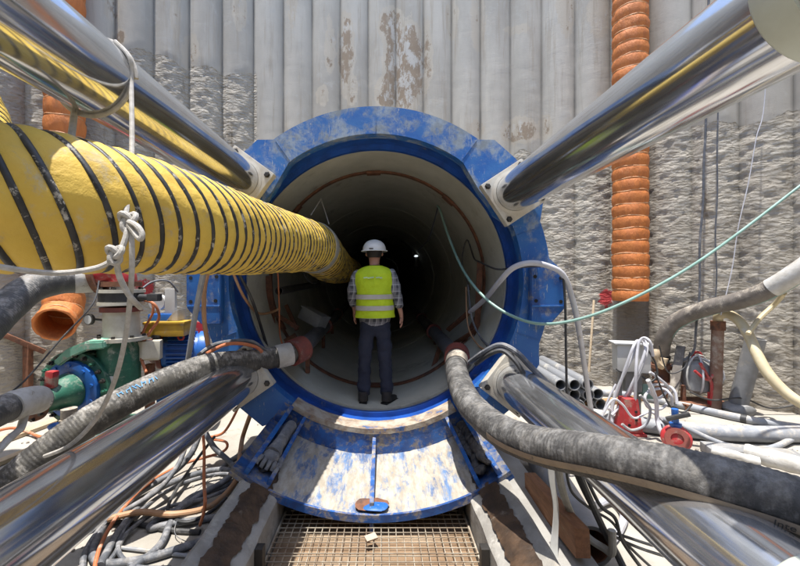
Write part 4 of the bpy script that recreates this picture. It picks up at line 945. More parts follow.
hose('hanging_line', [V((-.80, 4.5, .92)), V((-.72, 4.4, .78)), V((-.62, 4.32, .56))], .006, m_rope, 'thin cord holding the yellow duct inside the tunnel mouth, one side', 'cord') if False else None
hc = thing('hanging_rope', 'thin cord holding up the end of the yellow duct in the tunnel', 'cord', W(318, 212, 4.6))
build('strand', MB().tube([W(321, 199, 4.75), W(311, 215, 4.35)], .006, 6), m_rope, hc)
build('strand', MB().tube([W(321, 199, 4.75), W(329, 224, 4.4)], .006, 6), m_rope, hc)

# ------------------------------------------------------------------ glove in the trough
gv = thing('work_glove', 'stiff grey work glove wedged between two gussets of the trough', 'glove', pol(1.69, -120, 3.2))
g = MB(); c1, c2, c3 = pol(1.56, -120.3, 3.62), pol(1.60, -120.5, 3.34), pol(1.63, -120.6, 3.14)
g.tube(crv([c1, c2, c3], 8), lambda i, n: .058-.012*math.sin(PI*i/n)+.02*(i/n), 18)
gd = (c3-c2).normalized(); gx = pol(1, -30, 0)-pol(0, -30, 0); up = -(pol(1, -120, 0)-pol(0, -120, 0))
g.ball(c3+gd*.03, .072, (1.05, 1.0, .8), 16, 10)
build('cuff_and_palm', g.jitter(.012, 14), m_claddirt, gv)
for k, (o_, l) in enumerate(((-.052, .085), (-.018, .10), (.016, .095), (.048, .075))):
    p0 = c3+gd*.06+gx*o_; P = crv([p0, p0+gd*l*.6+gx*o_*.25+up*.02, p0+gd*l+gx*o_*.3-up*.012], 6)
    build('finger', MB().tube(P, lambda i, n: .021-.007*(i/n)**2, 12).jitter(.004, 30), m_claddirt, gv)
p0 = c3+gx*.06; build('thumb', MB().tube(crv([p0, p0+gd*.04+gx*.035, p0+gd*.09+gx*.04], 6), lambda i, n: .023-.007*(i/n)**2, 12), m_claddirt, gv)

# ------------------------------------------------------------------ right side things
# grey plastic pipes in a pile
PD = .083
for row, xs, py in ((0, (558.6, 572.4, 586.2), 371.8), (1, (561, 574.4, 587.6, 598.6), 386.2), (2, (566, 578.5, 590.5, 602), 400.5)):
    for k, px in enumerate(xs):
        e = W(px, py, 5.75); e.z = GZ+PD+(2-row)*PD*1.9+.008; dy = random.uniform(-.08, .08)
        e.y += dy; a = e; b = e+V((.05, 1.75, 0))
        mb = MB().lathe([(PD-.012, 0), (PD-.002, 0), (PD, .003), (PD, 1.75), (PD-.012, 1.75)], a, b-a, 28, closed=True)
        mb.cyl(b-V((0, .12, 0)), b-V((0, .10, 0)), PD-.012, 20)  # plug added inside the far end to keep the bore dark
        solo('plastic_pipe', mb, m_pvc, 'grey plastic pipe with open end in the pile right of the ring', 'pipe', 'grey plastic pipes piled right of the ring')
sk = MB().beam(W(594, 300, 6.3), W(589, 372, 6.1), .03, .03); solo('wooden_stake', sk, m_palewood, 'thin wooden stake leaning on the wall by the pipe pile', 'stake')
tb2 = MB().beam(G(580, 404, .04), G(640, 398, .05), .10, .07); solo('timber_offcut', tb2, M('orange_wood', (.42, .24, .11), .8, bump=.3), 'orange brown timber lying behind the control box stand', 'timber')
# control box on its stand
CBX = W(626, 357, 5.3)
cbx = thing('control_box', 'light grey control box on a stand, draped with white cables', 'control box', (CBX.x+.05, 5.3, GZ))
rz = Matrix.Rotation(-.22, 3, 'Z')
build('cabinet', MB().box(CBX, (.28, .20, .36), rz, .008), m_boxgrey, cbx)
build('cabinet_side', MB().box(CBX+rz @ V((.205, .02, -.0)), (.12, .22, .38), rz, .006), m_white, cbx)
build('sun_roof', MB().box(CBX+V((.05, -.01, .195)), (.46, .25, .02), rz, .004), m_boxgrey, cbx)
build('lower_cabinet', MB().box(CBX+V((.09, .02, -.32)), (.20, .16, .28), rz, .008), m_steelgrey, cbx)
for dx in (-.06, .2): build('leg', MB().box((CBX.x+dx, 5.34, (GZ+CBX.z-.18)/2), (.04, .04, CBX.z-.18-GZ), None, .003), m_steelgrey, cbx)
build('small_box', MB().box(CBX+V((.27, -.02, -.46)), (.14, .10, .18), rz, .006), m_ghose, cbx)
cn = thing('red_stand', 'tapered red stand under the control box', 'stand', G(628, 433, 0))
cb0 = G(628, 433, 0)
def frustum(cen, y0, w0, d0, h, w1, d1):
    mb = MB(); A = [mb.bm.verts.new(cen+V((sx*w0, sy*d0, 0))) for sx, sy in ((-1, -1), (1, -1), (1, 1), (-1, 1))]; B = [mb.bm.verts.new(cen+V((sx*w1, sy*d1, h))) for sx, sy in ((-1, -1), (1, -1), (1, 1), (-1, 1))]
    mb.bridge(A, B); mb.bm.faces.new(A[::-1]); mb.bm.faces.new(B); return mb
build('tapered_body', frustum(cb0+V((0, 0, .03)), 0, .12, .11, .42, .075, .08), m_red, cn)
build('base_plate', MB().box(cb0+V((0, 0, .016)), (.30, .28, .03), None, .004), m_red, cn)
for k, (dx, dz) in enumerate(((.04, .20), (.04, .30), (-.05, .14))): 
    p = cb0+V((dx, -.11+.03*dz/.42-.014, dz)); build('bolt_hole', MB().cyl(p, p+V((0, .02, 0)), .016, 10), m_hole, cn)
GW = 'white cables draped over the control box'
white = [([(612, 428), (613, 405), (622, 378), (632, 350), (637, 341), (643, 343), (645, 352), (634, 380), (620, 405), (612, 415)], 4.95, 'white cable forming the left loop over the control box'),
         ([(607, 425), (616, 392), (630, 362), (639, 343), (644, 340), (647, 350), (640, 372), (626, 400), (616, 411), (607, 408)], 5.0, 'white cable slung lowest over the red stand'),
         ([(633, 434), (635, 400), (636, 370), (638, 346), (643, 338), (650, 342), (653, 356)], 4.9, 'white cable hanging straight in front of the red stand'),
         ([(672, 405), (671, 396), (664, 389), (652, 390), (645, 396), (648, 407), (660, 409), (668, 403)], 4.95, 'white cable loop sagging right of the red stand'),
         ([(650, 372), (661, 380), (668, 388), (659, 398), (650, 392), (653, 385), (668, 386), (675, 392), (677, 404)], 5.0, 'white cable coil hanging beside the rusty pipe end'),
         ([(648, 380), (656, 400), (657, 418), (661, 432), (668, 444), (676, 452)], 4.7, 'white cable running down to the red valve')]
for k, (pts, y, lab) in enumerate(white):
    hose('white_cable', [W(px, py, y+.05*math.sin(i*1.7+k)) for i, (px, py) in enumerate(pts)], .0175 if k < 5 else .024, m_cable_white, lab, 'cable', GW)
hose('black_cable', [W(640, 338, 5.05), W(648, 350, 5.0), W(655, 362, 5.0), W(657, 375, 5.0), W(650, 382, 5.0), W(642, 376, 5.05)], .012, m_cable_black, 'black cable looped beside the control box', 'cable')
hose('black_cable', [W(636, 372, 5.1), W(622, 372, 5.05), W(616, 369, 5.05)], .01, m_cable_black, 'short black cable under the control box', 'cable')
# red valve with blue handle
rv = thing('red_valve', 'round red valve with blue stem and black lever', 'valve', W(676, 446, 4.35))
rc = W(676, 438, 4.4)
build('valve_body', MB().lathe([(.05, -.11), (.11, -.10), (.145, -.05), (.145, .05), (.11, .10), (.06, .12)], rc, (-.5, -.8, .25), 28), m_red, rv)
build('end_flange', MB().lathe([(.06, .10), (.115, .10), (.115, .14), (.06, .14)], rc, (-.5, -.8, .25), 24, closed=True), m_redcoup, rv)
build('blue_stem', MB().lathe([(.06, .12), (.06, .17), (.035, .18), (.035, .33)], rc, (-.04, 0, 1), 16), m_mblue, rv)
build('lever', MB().beam(W(666, 419, 4.38), W(690, 414, 4.3), .05, .045, bev=.015), m_cable_black, rv)
# rusty pipe end with thick hose
rp = thing('rusty_riser', 'rusty pipe stub by the wall that carries the brown hose', 'pipe', (W(661, 390, 6.3).x, 6.3, GZ))
q = W(661, 362, 6.3)
build('stub', MB().cyl((q.x, 6.3, GZ), (q.x, 6.3, q.z), .12, 24), m_rust, rp)
build('collar', MB().lathe([(.12, 0), (.165, .0), (.165, .06), (.12, .06)], (q.x, 6.3, W(0, 366, 6.3).z-.03), (0, 0, 1), 24, closed=True), m_rust, rp)
build('elbow_stub', MB().lathe([(.13, 0), (.13, .22), (.17, .22), (.17, .27)], (q.x+.02, 6.25, W(0, 386, 6.3).z), (-.8, -.6, -.15), 24), m_rust, rp)
bh, bP, bF = ribbed('delivery_hose', [W(661, 366, 6.3), W(661, 353, 6.28), W(664, 338, 6.2), W(673, 324, 6.1), W(690, 314, 5.9), W(715, 306, 5.6), W(745, 299, 5.3), W(770, 289, 5.05), W(800, 271, 4.8), W(850, 235, 4.5)], .115, m_hosebrown, 'brown hose curving from the rusty stub up to the right edge', 'hose', amp=.001)
build('green_stripe', MB().tube([p+V((.02, -.075, -.083)) for p in bP[20:-30:8]], .012, 6), m_ghose, bh)
build('cloth_wrap', MB().tube(crv([W(657, 350, 6.14), W(656, 358, 6.12), W(661, 366, 6.13), W(664, 358, 6.12)], 6), .05, 12).jitter(.02, 10), m_palewood, bh)
build('clamp', MB().pipe(W(661, 359, 6.3), W(661, 355, 6.3), .128, .11, 24), m_bolt, bh)
i4 = min(range(len(bP)), key=lambda i: abs(382+F*bP[i].x/bP[i].y-772))
build('grey_sleeve', MB().tube(bP[i4:i4+150:6], .122, 24), m_tape, bh)
# rusty riser with cream hose
r2 = thing('rusty_riser', 'tall rusty pipe upright against the wall below the cream hose', 'pipe', (W(718, 385, 5.75).x, 5.75, GZ))
q = W(718, 322, 5.75); qb = W(715, 384, 5.75)
build('upright', MB().cyl(V((qb.x, 5.75, GZ)), q, .075, 20), m_rustpale := M('rusty_pipe_pale', (.24, .15, .11), .8, col2=(.17, .09, .06), vs=6, dust=(.36, .31, .26), ds=5, bump=.3), r2)
build('coupling', MB().pipe(W(718, 330, 5.75), W(718, 321, 5.75), .09, .06, 20), m_rust, r2)
hose('cream_hose', [W(718, 323, 5.75), W(719, 316, 5.72), W(728, 314, 5.6), W(740, 322, 5.45), W(750, 338, 5.3), W(757, 354, 5.15), W(767, 372, 5.0), W(783, 390, 4.85), W(803, 404, 4.7), W(840, 420, 4.5)], .062, m_creamhose, 'cream hose bending over from the tall rusty pipe', 'hose', seg=18)
hose('cream_strap', [W(748, 334, 5.2), W(760, 318, 5.3), W(775, 304, 5.3), W(784, 293, 5.0)], .03, m_creamhose, 'dirty cream strap joining the cream hose to the brown hose', 'strap')
# floodlight / submersible pump with red legs
fa = thing('portable_pump', 'small grey portable pump tangled in red straps and white wire', 'pump', (W(697, 396, 6.0).x, 6.0, GZ))
fc = W(697, 374, 6.0)
build('pump_body', MB().lathe([(.12, -.26), (.20, -.22), (.21, .05), (.17, .16), (.08, .22)], fc, (0, 0, 1), 28), m_steelgrey, fa)
for k in range(4):
    a = .3+k*.8; P = [fc+V((math.cos(a)*math.cos(t*.4)*(.25+.02*k), -.03+math.sin(a)*math.cos(t*.4)*(.25+.02*k), math.sin(t*.4)*(.30-.02*k))) for t in range(16)]
    build('wire_loop', MB().tube(P, .014, 8, closed=True), m_cable_white if k % 2 else m_white, fa)
build('red_strap', MB().tube(crv([fc+V((-.14, -.23, .22)), fc+V((-.05, -.26, .02)), fc+V((.0, -.27, -.1)), fc+V((.01, -.25, -.42))], 8), .022, 8), m_red, fa)
build('red_strap', MB().tube(crv([fc+V((.12, -.2, .24)), fc+V((.04, -.26, .08)), fc+V((-.06, -.26, -.02)), fc+V((-.2, -.2, .1))], 8), .02, 8), m_red, fa)
build('top_handle', MB().tube(crv([fc+V((-.07, 0, .2)), fc+V((-.05, 0, .32)), fc+V((.05, 0, .32)), fc+V((.07, 0, .2))], 6), .02, 8), m_red, fa)
build('red_leg', MB().box(fc+V((.02, -.22, -.34)), (.06, .04, .26), None, .004), m_red, fa)
build('rusty_tray', MB().box((fc.x, 5.95, GZ+.08), (.72, .42, .03), None, .004).box((fc.x, 5.76, GZ+.05), (.72, .03, .08)).box((fc.x-.25, 5.95, GZ+.18), (.05, .05, .3)), m_rust, fa)
# leaning grey pipe
lp = MB().pipe(W(756, 338, 5.55), G(737, 408, .06), .115, .10, 24)
solo('leaning_pipe', lp, m_steelgrey, 'grey pipe leaning on the rough wall behind the cream hose', 'pipe')
rck = MB().ball(G(738, 409, .06), .16, (1.3, .9, .6), 14, 9).jitter(.06, 7); solo('rubble_lump', rck, m_steelgrey, 'lump of grey rubble at the foot of the leaning pipe', 'rubble')
rck = MB().ball(G(806, 404, .05), .26, (1.1, .8, 1.4), 14, 9).jitter(.06, 5); solo('rubble_lump', rck, m_wallr := M('rubble', (.27, .25, .21), .9, bump=.6, bs=20), 'grey boulder at the right picture edge by the wall', 'rubble')
ds = MB().beam(W(681, 346, 6.1), W(672, 402, 5.9), .12, .03); solo('leaning_plank', ds, m_hosebrown, 'grey brown plank leaning between the rusty stub and portable pump', 'plank')
# hoses lying on the right ground
hose('ground_hose', gp((560, 392, .05), (620, 394, .05), (680, 405, .05), (740, 418, .05), (800, 428, .05), (900, 440, .05)), .055, m_greyhose, 'blue grey hose lying along the wall with a dark tape patch', 'hose', seg=16)
hose('ground_hose', gp((590, 415, .1), (640, 424, .1), (700, 431, .1), (760, 434, .1), (830, 434, .1), (900, 436, .1)), .095, m_greyhose, 'thick grey pipe hose lying on the pale ground', 'hose', seg=20)
hose('ground_hose', gp((660, 418, .2), (680, 425, .22), (705, 437, .12), (730, 446, .05), (765, 449, .04), (790, 440, .06), (815, 425, .1)), .032, m_greyhose, 'thin grey hose with a long sag across the pale ground', 'hose', seg=12)
hose('black_cable', gp((668, 419, .25), (676, 422, .24), (684, 430, .22), (690, 436, .2)), .018, m_cable_black, 'short black cable on the thick grey hose', 'cable')
wt = MB().beam(G(705, 449, .06), G(800, 458, .06), .22, .10, bev=.01); solo('steel_channel', wt, m_steelgrey, 'dark steel channel lying on the ground at the right', 'steel channel')
for k, (a, b, r, lab) in enumerate((((712, 450), (760, 462), .05, 'small white roll lying on the ground behind the black hose'), ((745, 452), (850, 478), .085, 'larger white wrapped roll at the right edge behind the hose'))):
    pa, pb = G(*a, .16), G(*b, .16); P = resample([pa, pb], .03)
    solo('white_roll', MB().tube(P, lambda i, n: r*(1+.06*math.sin(i*1.3)), 18).jitter(.012, 10), m_tape, lab, 'roll')
tp2 = MB().tube([G(741, 418.2, .05), G(747, 419.5, .05)], .059, 18); solo('tape_patch', tp2, m_cable_black, 'black tape patch wrapped on the blue grey hose by the wall', 'tape')
# rebar and thin cables on the wall
for (px0, py0, px1, py1, yd, r, lab) in ((706, 118, 697, 330, 6.0, .016, 'dark cable hanging down the rough wall'), (718, 112, 715, 318, 5.95, .010, 'thin pale wire beside the dark wall cable'), (765, 95, 722, 315, 5.6, .006, 'thin slanting wire on the right of the rough wall')):
    pts = [W(px0+(px1-px0)*t+1.2*math.sin(t*17), py0+(py1-py0)*t, yd-.1) for t in (0, .2, .4, .6, .8, 1)]
    pts = [W(px0+4, -60, yd-.1)]+pts
    if r > .012: pts += [W(694, 350, 5.95), W(684, 360, 6.0), W(672, 366, 6.1)]
    hose('wall_cable', pts, r, m_cable_grey if r > .008 else m_cable_white, lab, 'cable')
# green hose swinging across to the tunnel
hose('green_hose', [W(860, 140, 4.2), W(800, 186, 4.3), W(740, 232, 4.2), W(690, 267, 4.0), W(640, 295, 3.85), W(590, 316, 3.72), W(545, 324, 3.66), W(510, 315, 3.7), W(482, 295, 3.95), W(462, 268, 4.4), W(448, 235, 4.8), W(440, 210, 5.1), W(437, 206, 5.3)], .0145, m_ghose, 'thin green hose sagging across from the wall into the tunnel', 'hose', seg=10)
hose('tunnel_cable', [W(438, 207, 5.2), W(434, 222, 5.8), W(428, 240, 6.6), W(418, 250, 8.0)], .012, m_cable_grey, 'thin grey line sagging from the green hose end into the dark', 'cable')
# white conduit over the right lug and a dark line beside it
hose('white_conduit', [W(470, 312, 4.7), W(486, 298, 4.3), W(500, 281, 3.9), W(513, 268, 3.72), W(530, 263, 3.68), W(548, 266, 3.68), W(563, 275, 3.7), W(572, 298, 3.8), W(579, 330, 3.95), W(585, 370, 4.2), W(591, 410, 4.4), W(594, 428, 4.4)], .027, m_cable_white, 'white conduit arching over the right lug of the blue ring', 'conduit', seg=12)
hose('black_cable', [W(512, 268, 3.76), W(535, 266, 3.71), W(553, 268, 3.7), W(562, 274, 3.7), W(565, 300, 3.72), W(566, 350, 3.75), W(567, 400, 3.8), W(569, 425, 3.8)], .012, m_cable_black, 'black cable hanging straight down from the right lug', 'cable')
hose('ring_cable', [W(470, 362, 3.9), W(484, 352, 3.68), W(500, 345, 3.6), W(516, 352, 3.5), W(530, 366, 3.45), W(548, 384, 3.4)], .026, m_cable_grey, 'thick grey cable over the lower right plate, upper one', 'cable')
hose('ring_cable', [W(476, 364, 3.8), W(490, 354, 3.62), W(503, 351, 3.55), W(516, 362, 3.45), W(526, 378, 3.4)], .022, m_cable_black, 'black cable over the lower right plate, lower one', 'cable')
# ------------------------------------------------------------------ lower right: pipe, timber, straps
a, b = V((1.62, 4.1, -1.80)), V((1.405, 2.62, -1.80))
spp = thing('steel_pipe', 'fat grey steel pipe with rusty open end on the floor', 'pipe', (1.45, 3.2, GZ))
build('pipe_body', MB().pipe(a, b, .135, .12, 36), m_steelgrey, spp)
build('rusty_bore', MB().pipe(a.lerp(b, .02), b+(a-b).normalized()*.006, .119, .112, 36), m_rust, spp)
build('end_ring', MB().pipe(b, b+(a-b).normalized()*.05, .142, .118, 36), m_steelgrey, spp)
ti = MB().beam(V((1.235, 3.25, -1.70)), V((1.215, 2.36, -1.60)), .09, .17, bev=.006); solo('timber_block', ti, m_wood, 'reddish brown timber block wedged beside the grey steel pipe', 'timber')
sa = MB(); P = crv([W(551, 455, 2.5), W(552, 480, 2.5), W(556, 510, 2.5), W(554, 545, 2.45), W(553, 570, 2.4)], 8)
for i, p in enumerate(P[:-1]): pass
prev = None
for i, p in enumerate(P):
    tw = .6*math.sin(i*.12); w = V((math.cos(tw), math.sin(tw), 0))*.026; n_ = V((-w.y, w.x, 0)).normalized()*.002
    cur = [sa.bm.verts.new(p-w-n_), sa.bm.verts.new(p+w-n_), sa.bm.verts.new(p+w+n_), sa.bm.verts.new(p-w+n_)]
    if prev: sa.bridge(prev, cur)
    prev = cur
solo('hanging_strap', sa, m_white, 'pale flat strap hanging from the black hose over the timber', 'strap')
hose('hanging_rope', [W(557, 455, 2.5), W(561, 485, 2.55), W(572, 515, 2.6), W(588, 537, 2.6), W(604, 548, 2.55), W(612, 552, 2.5), W(612, 530, 2.5)], .024, m_strap, 'frayed grey rope sagging over the steel pipe end', 'rope', seg=10)
for pts, r, lab in (([(574, 462), (588, 495), (604, 530), (618, 556), (634, 590)], .022, 'thick black cable dropping under the jack rod'), ([(570, 458), (578, 480), (592, 508), (606, 530), (640, 548), (700, 566)], .010, 'thin black cable curving right under the jack rod'),
                     ([(566, 470), (572, 492), (590, 508), (612, 522), (628, 545), (660, 575)], .009, 'thin dark cable nearest the steel pipe'), ([(600, 528), (630, 538), (652, 545), (668, 548)], .010, 'thin dark cable lying on the white floor'), ([(585, 475), (600, 505), (615, 518), (622, 540), (640, 566)], .012, 'grey cable beside the thick black cable')):
    hose('black_cable', [W(px, py, min(2.55, F*1.93/max(1, py-279))) for px, py in pts], r, m_cable_black, lab, 'cable')
bc = MB().tube(crv([G(566, 486, .15), G(571, 495, .1), G(566, 500, .1)], 6), .05, 12).jitter(.02, 10); solo('blue_rag', bc, m_mblue, 'small blue rag under the black hose by the cables', 'rag')
hose('floor_cable', gp((596, 505, .05), (612, 500, .05), (624, 515, .04), (616, 535, .03), (606, 545, .03)), .03, m_cable_white, 'pale cable bend on the white floor at the lower right', 'cable')

# ------------------------------------------------------------------ person
def skin(name, chains, mat, parent, sub=2):
    """chains: lists of (point, rx, ry, parent index or None) in one mesh grown by a Skin modifier"""
    me = bpy.data.meshes.new(name); vs, es, rs, roots = [], [], [], []
    for ch in chains:
        base = len(vs)
        for i, (p, rx, ry, par) in enumerate(ch):
            vs.append(V(p)); rs.append((rx, ry))
            if par is None: roots.append(base+i)
            else: es.append((base+par, base+i))
    me.from_pydata(vs, es, []); o = bpy.data.objects.new(name, me); COL.objects.link(o); o.parent = parent; ORG[o] = ORG[parent]
    md = o.modifiers.new('skin', 'SKIN'); md.use_smooth_shade = True; md.branch_smoothing = .3
    sv = me.skin_vertices[0].data if me.skin_vertices else None
    if sv is None:
        bpy.context.view_layer.objects.active = o; bpy.ops.mesh.customdata_skin_add(); sv = me.skin_vertices[0].data
    for i, r in enumerate(rs): sv[i].radius = r; sv[i].use_root = i in roots
    s = o.modifiers.new('sub', 'SUBSURF'); s.levels = sub; s.render_levels = sub
    dg = bpy.context.evaluated_depsgraph_get(); m2 = bpy.data.meshes.new_from_object(o.evaluated_get(dg)); o.modifiers.clear(); o.data = m2; m2.name = name
    m2.polygons.foreach_set('use_smooth', [True]*len(m2.polygons)); m2.materials.clear(); m2.materials.append(mat)
    return o
m_skin = M('skin', (.42, .22, .15), .55, col2=(.36, .18, .12), vs=10, bump=.05)
m_hair = M('hair', (.018, .013, .011), .6, bump=.5, bs=120)
m_navy = M('navy_denim', (.012, .016, .032), .85, col2=(.02, .024, .042), vs=9, bump=.5, bs=18, bdist=.02)
m_boot = M('boot_leather', (.018, .016, .014), .7, col2=(.035, .03, .027), vs=9, bump=.2)
m_hat = M('helmet_white', (.72, .72, .69), .35, col2=(.66, .65, .61), vs=7, bump=.03)
m_band_ = M('reflective_band', (.50, .47, .40), .5, col2=(.42, .39, .34), vs=9, bump=.1)
def make_vest():
    m = M('hi_vis_vest', (.52, .68, .012), .7, col2=(.45, .60, .010), vs=6, bump=.6, bs=9, bdist=.03); nt = m.node_tree; return m
def make_plaid():
    m, nt, p = new_mat('plaid_shirt'); tc = nt.nodes.new('ShaderNodeTexCoord'); s = nt.nodes.new('ShaderNodeSeparateXYZ'); nt.links.new(tc.outputs['Object'], s.inputs[0])
    def lines(c, f, lo, hi, ph=0): return ramp(nt, mth(nt, 'SINE', mth(nt, 'ADD', mth(nt, 'MULTIPLY', c, f), ph)), lo, hi)
    xy = mth(nt, 'ADD', s.outputs[0], mth(nt, 'MULTIPLY', s.outputs[1], .8))
    c = mixc(nt, lines(xy, 88, -.3, .3), (.05, .052, .062), (.15, .15, .16))
    c = mixc(nt, mth(nt, 'MULTIPLY', lines(s.outputs[2], 88, -.3, .3), .55), c, (.19, .19, .20))
    c = mixc(nt, mth(nt, 'MULTIPLY', lines(xy, 88, .80, .97, 1.4), .5), c, (.42, .42, .44))
    c = mixc(nt, mth(nt, 'MULTIPLY', lines(s.outputs[2], 88, .80, .97, 1.4), .5), c, (.42, .42, .44))
    nt.links.new(c, p.inputs['Base Color']); p.inputs['Roughness'].default_value = .9; return m
m_vest, m_plaid = make_vest(), make_plaid()
PY = 4.42
man = thing('person', 'person in white helmet, yellow safety vest and plaid shirt, seen from behind', 'person', ((376-382)*PY/F, PY, -1.398))
man.scale = (1.035, 1.035, 1.035); man.rotation_euler = (0, -.012, math.radians(-4))
HIP = V((.0, 0, 0))
RA = [(.175, -.005, 1.425), (.235, -.02, 1.19), (.285, .04, .965)]; LA = [(-.175, -.005, 1.425), (-.248, -.03, 1.195), (-.235, .10, 1.00)]
body = [((0, 0, .93), .14, .10, None), ((0, 0, 1.10), .13, .095, 0), ((0, .0, 1.30), .15, .10, 1), ((0, -.01, 1.43), .085, .075, 2), ((0, .0, 1.50), .058, .058, 3), ((0, .015, 1.56), .062, .068, 4), ((0, .03, 1.625), .076, .095, 5), ((0, .025, 1.69), .070, .088, 6), ((0, .02, 1.735), .035, .045, 7)]
n0 = len(body)
for arm, root in ((RA, 2), (LA, 2)):
    b0 = len(body); s = 1 if arm[0][0] > 0 else -1
    body += [(arm[0], .055, .055, root), (arm[1], .042, .042, b0), (arm[2], .030, .026, b0+1), (V(arm[2])+V((s*.006, .018, -.06)), .036, .020, b0+2), (V(arm[2])+V((s*.006, .025, -.095)), .034, .018, b0+3)]
for s, (kx, fx) in ((1, (.10, .125)), (-1, (-.115, -.135))):
    b0 = len(body); body += [((s*.085, 0, .86), .085, .085, 0), ((kx, .015, .48), .055, .055, b0), ((fx, -.01, .10), .038, .04, b0+1), ((fx*1.08, .10, .035), .035, .025, b0+2)]
chains = [body]
for arm in (RA, LA):
    s = 1 if arm[0][0] > 0 else -1; w = V(arm[2]); r0 = w+V((s*.006, .024, -.09))
    for k, (oy, l) in enumerate(((-.026, .062), (-.009, .075), (.009, .070), (.025, .055))):
        p0 = r0+V((0, oy, .01)); chains.append([(p0, .0095, .0095, None), (p0+V((s*.002, oy*.2, -l*.5)), .009, .009, 0), (p0+V((-s*.008, oy*.25, -l*.8)), .008, .008, 1), (p0+V((-s*.02, oy*.25, -l)), .0065, .0065, 2)])
    p0 = w+V((0, -.012, -.045)); chains.append([(p0, .011, .011, None), (p0+V((-s*.006, -.034, -.03)), .010, .010, 0), (p0+V((-s*.012, -.04, -.062)), .008, .008, 1)])
for s in (-1, 1): chains.append([((s*.074, .02, 1.635), .012, .016, None), ((s*.084, .012, 1.625), .010, .022, 0), ((s*.080, .018, 1.60), .007, .011, 1)])
chains.append([((0, .105, 1.63), .012, .012, None), ((0, .135, 1.605), .012, .012, 0)])     # nose
skin('body', chains, m_skin, man)
def lift(mb): bmesh.ops.translate(mb.bm, vec=ORG[man], verts=mb.bm.verts); return mb
hr = MB().ball((0, .012, 1.645), .1, (.86, 1.05, 1.0), 20, 14)
bmesh.ops.delete(hr.bm, geom=[v for v in hr.bm.verts if v.co.y > .055 or v.co.z < 1.578], context='VERTS'); build('hair', lift(hr), m_hair, man)
def crumple(o, amp, sc, zs=1.7):
    me = o.data; nrm = [v.normal.copy() for v in me.vertices]
    for v, n in zip(me.vertices, nrm):
        c = v.co; k = mnoise.noise(V((c.x*sc+c.z*sc*.5, c.y*sc, c.z*sc*zs)))+.5*mnoise.noise(V((c.x*sc*2.1-c.z*sc, c.y*sc*2, c.z*sc*zs*2)))
        v.co = c+n*(amp*k)
tro = [((0, 0, 1.0), .172, .12, None), ((0, 0, .87), .172, .122, 0)]
for s, kx, fx in ((1, .105, .125), (-1, -.118, -.135)):
    b0 = len(tro); tro += [((s*.092, 0, .78), .092, .10, 1), ((kx, .012, .48), .076, .08, b0), ((kx*.5+fx*.5, .0, .28), .070, .074, b0+1), ((fx, -.005, .06), .068, .078, b0+2)]
crumple(skin('trousers', [tro], m_navy, man, 3), .013, 8)
shi = [((0, 0, 1.20), .185, .125, None), ((0, 0, 1.0), .185, .13, 0), ((0, 0, .79), .20, .142, 1), ((0, -.0, 1.34), .185, .125, 0), ((0, -.01, 1.44), .105, .085, 3), ((0, .0, 1.495), .068, .066, 4)]
for arm, s in ((RA, 1), (LA, -1)):
    b0 = len(shi); a0, a1, a2 = [V(q) for q in arm]; shi += [(a0+V((s*.012, 0, -.01)), .078, .082, 3), (a1, .062, .064, b0), (a1.lerp(a2, .75), .052, .052, b0+1)]
crumple(skin('shirt', [shi], m_plaid, man, 3), .009, 9)
def ell(mb, z, w, d, yo=0, seg=40, amp=.004):
    return [mb.bm.verts.new(V((math.copysign(abs(math.cos(2*PI*k/seg))**.85, math.cos(2*PI*k/seg))*w+amp*0, yo+math.sin(2*PI*k/seg)*d, z))) for k in range(seg)]
ve = MB(); rows = []
prof = [(.935, .214, .158), (.96, .213, .158), (1.00, .210, .156), (1.06, .207, .153), (1.14, .205, .152), (1.22, .208, .154), (1.30, .220, .157), (1.36, .222, .153), (1.41, .216, .142), (1.445, .192, .122), (1.475, .140, .098), (1.495, .084, .080)]
pf = []
for (z0_, w0_, d0_), (z1_, w1_, d1_) in zip(prof, prof[1:]):
    for k in range(4): t = k/4; pf.append((z0_+(z1_-z0_)*t, w0_+(w1_-w0_)*t, d0_+(d1_-d0_)*t))
pf.append(prof[-1]); rows = [ell(ve, *q, seg=64) for q in pf]
for v in ve.bm.verts:
    c = v.co; f = .011*mnoise.noise(V((c.x*8+c.z*3, c.y*5, c.z*5)))+.006*mnoise.noise(V((c.x*16-c.z*9, c.y*9, c.z*14)))
    h = sst(1.48, 1.40, c.z); l = math.hypot(c.x, c.y); v.co = c*1.0+V((c.x, c.y, 0))/max(l, .01)*f*h
for a, b in zip(rows, rows[1:]): ve.bridge(a, b)
vo = build('vest', lift(ve), m_vest, man, sharp=2)
for z0 in (1.015, 1.135):
    rb_ = MB(); A = [ell(rb_, z, w+.005, d+.006) for z, w, d in ((z0, .2095, .1555), (z0+.025, .2085, .155), (z0+.05, .2075, .154))]
    for a, b in zip(A, A[1:]): rb_.bridge(a, b)
    build('reflective_band', lift(rb_), m_band_, vo, sharp=2)
for k0, k1 in ((0, 5), (6, 9)):
  mk = MB()                                                    # row of pale print on the back, too blurred to read
  for k in range(k0, k1):
    x0 = -.092+k*.022; mk.box((x0, -.158-.002, 1.365+.003*math.sin(k*2.1)), (.020+.004*math.sin(k*3.3), .006, .014))
  build('lettering', lift(mk), M('vest_print', (.55, .72, .40), .6, bump=0), vo)
he = thing('helmet', 'x', 'x', (0, 0, 0)); bpy.data.objects.remove(he)
hs = MB(); pr = []
for k in range(13):
    t = k/12*PI/2; pr.append((.128*math.cos(t)**.85 if k < 12 else .002, .118*math.sin(t)))
hs.lathe(pr, (0, .02, 1.665), (0, 0, 1), 40, cap0=False)
for v in hs.bm.verts: v.co.y = .02+(v.co.y-.02)*1.14
ho = build('helmet', lift(hs), m_hat, man, sharp=2)
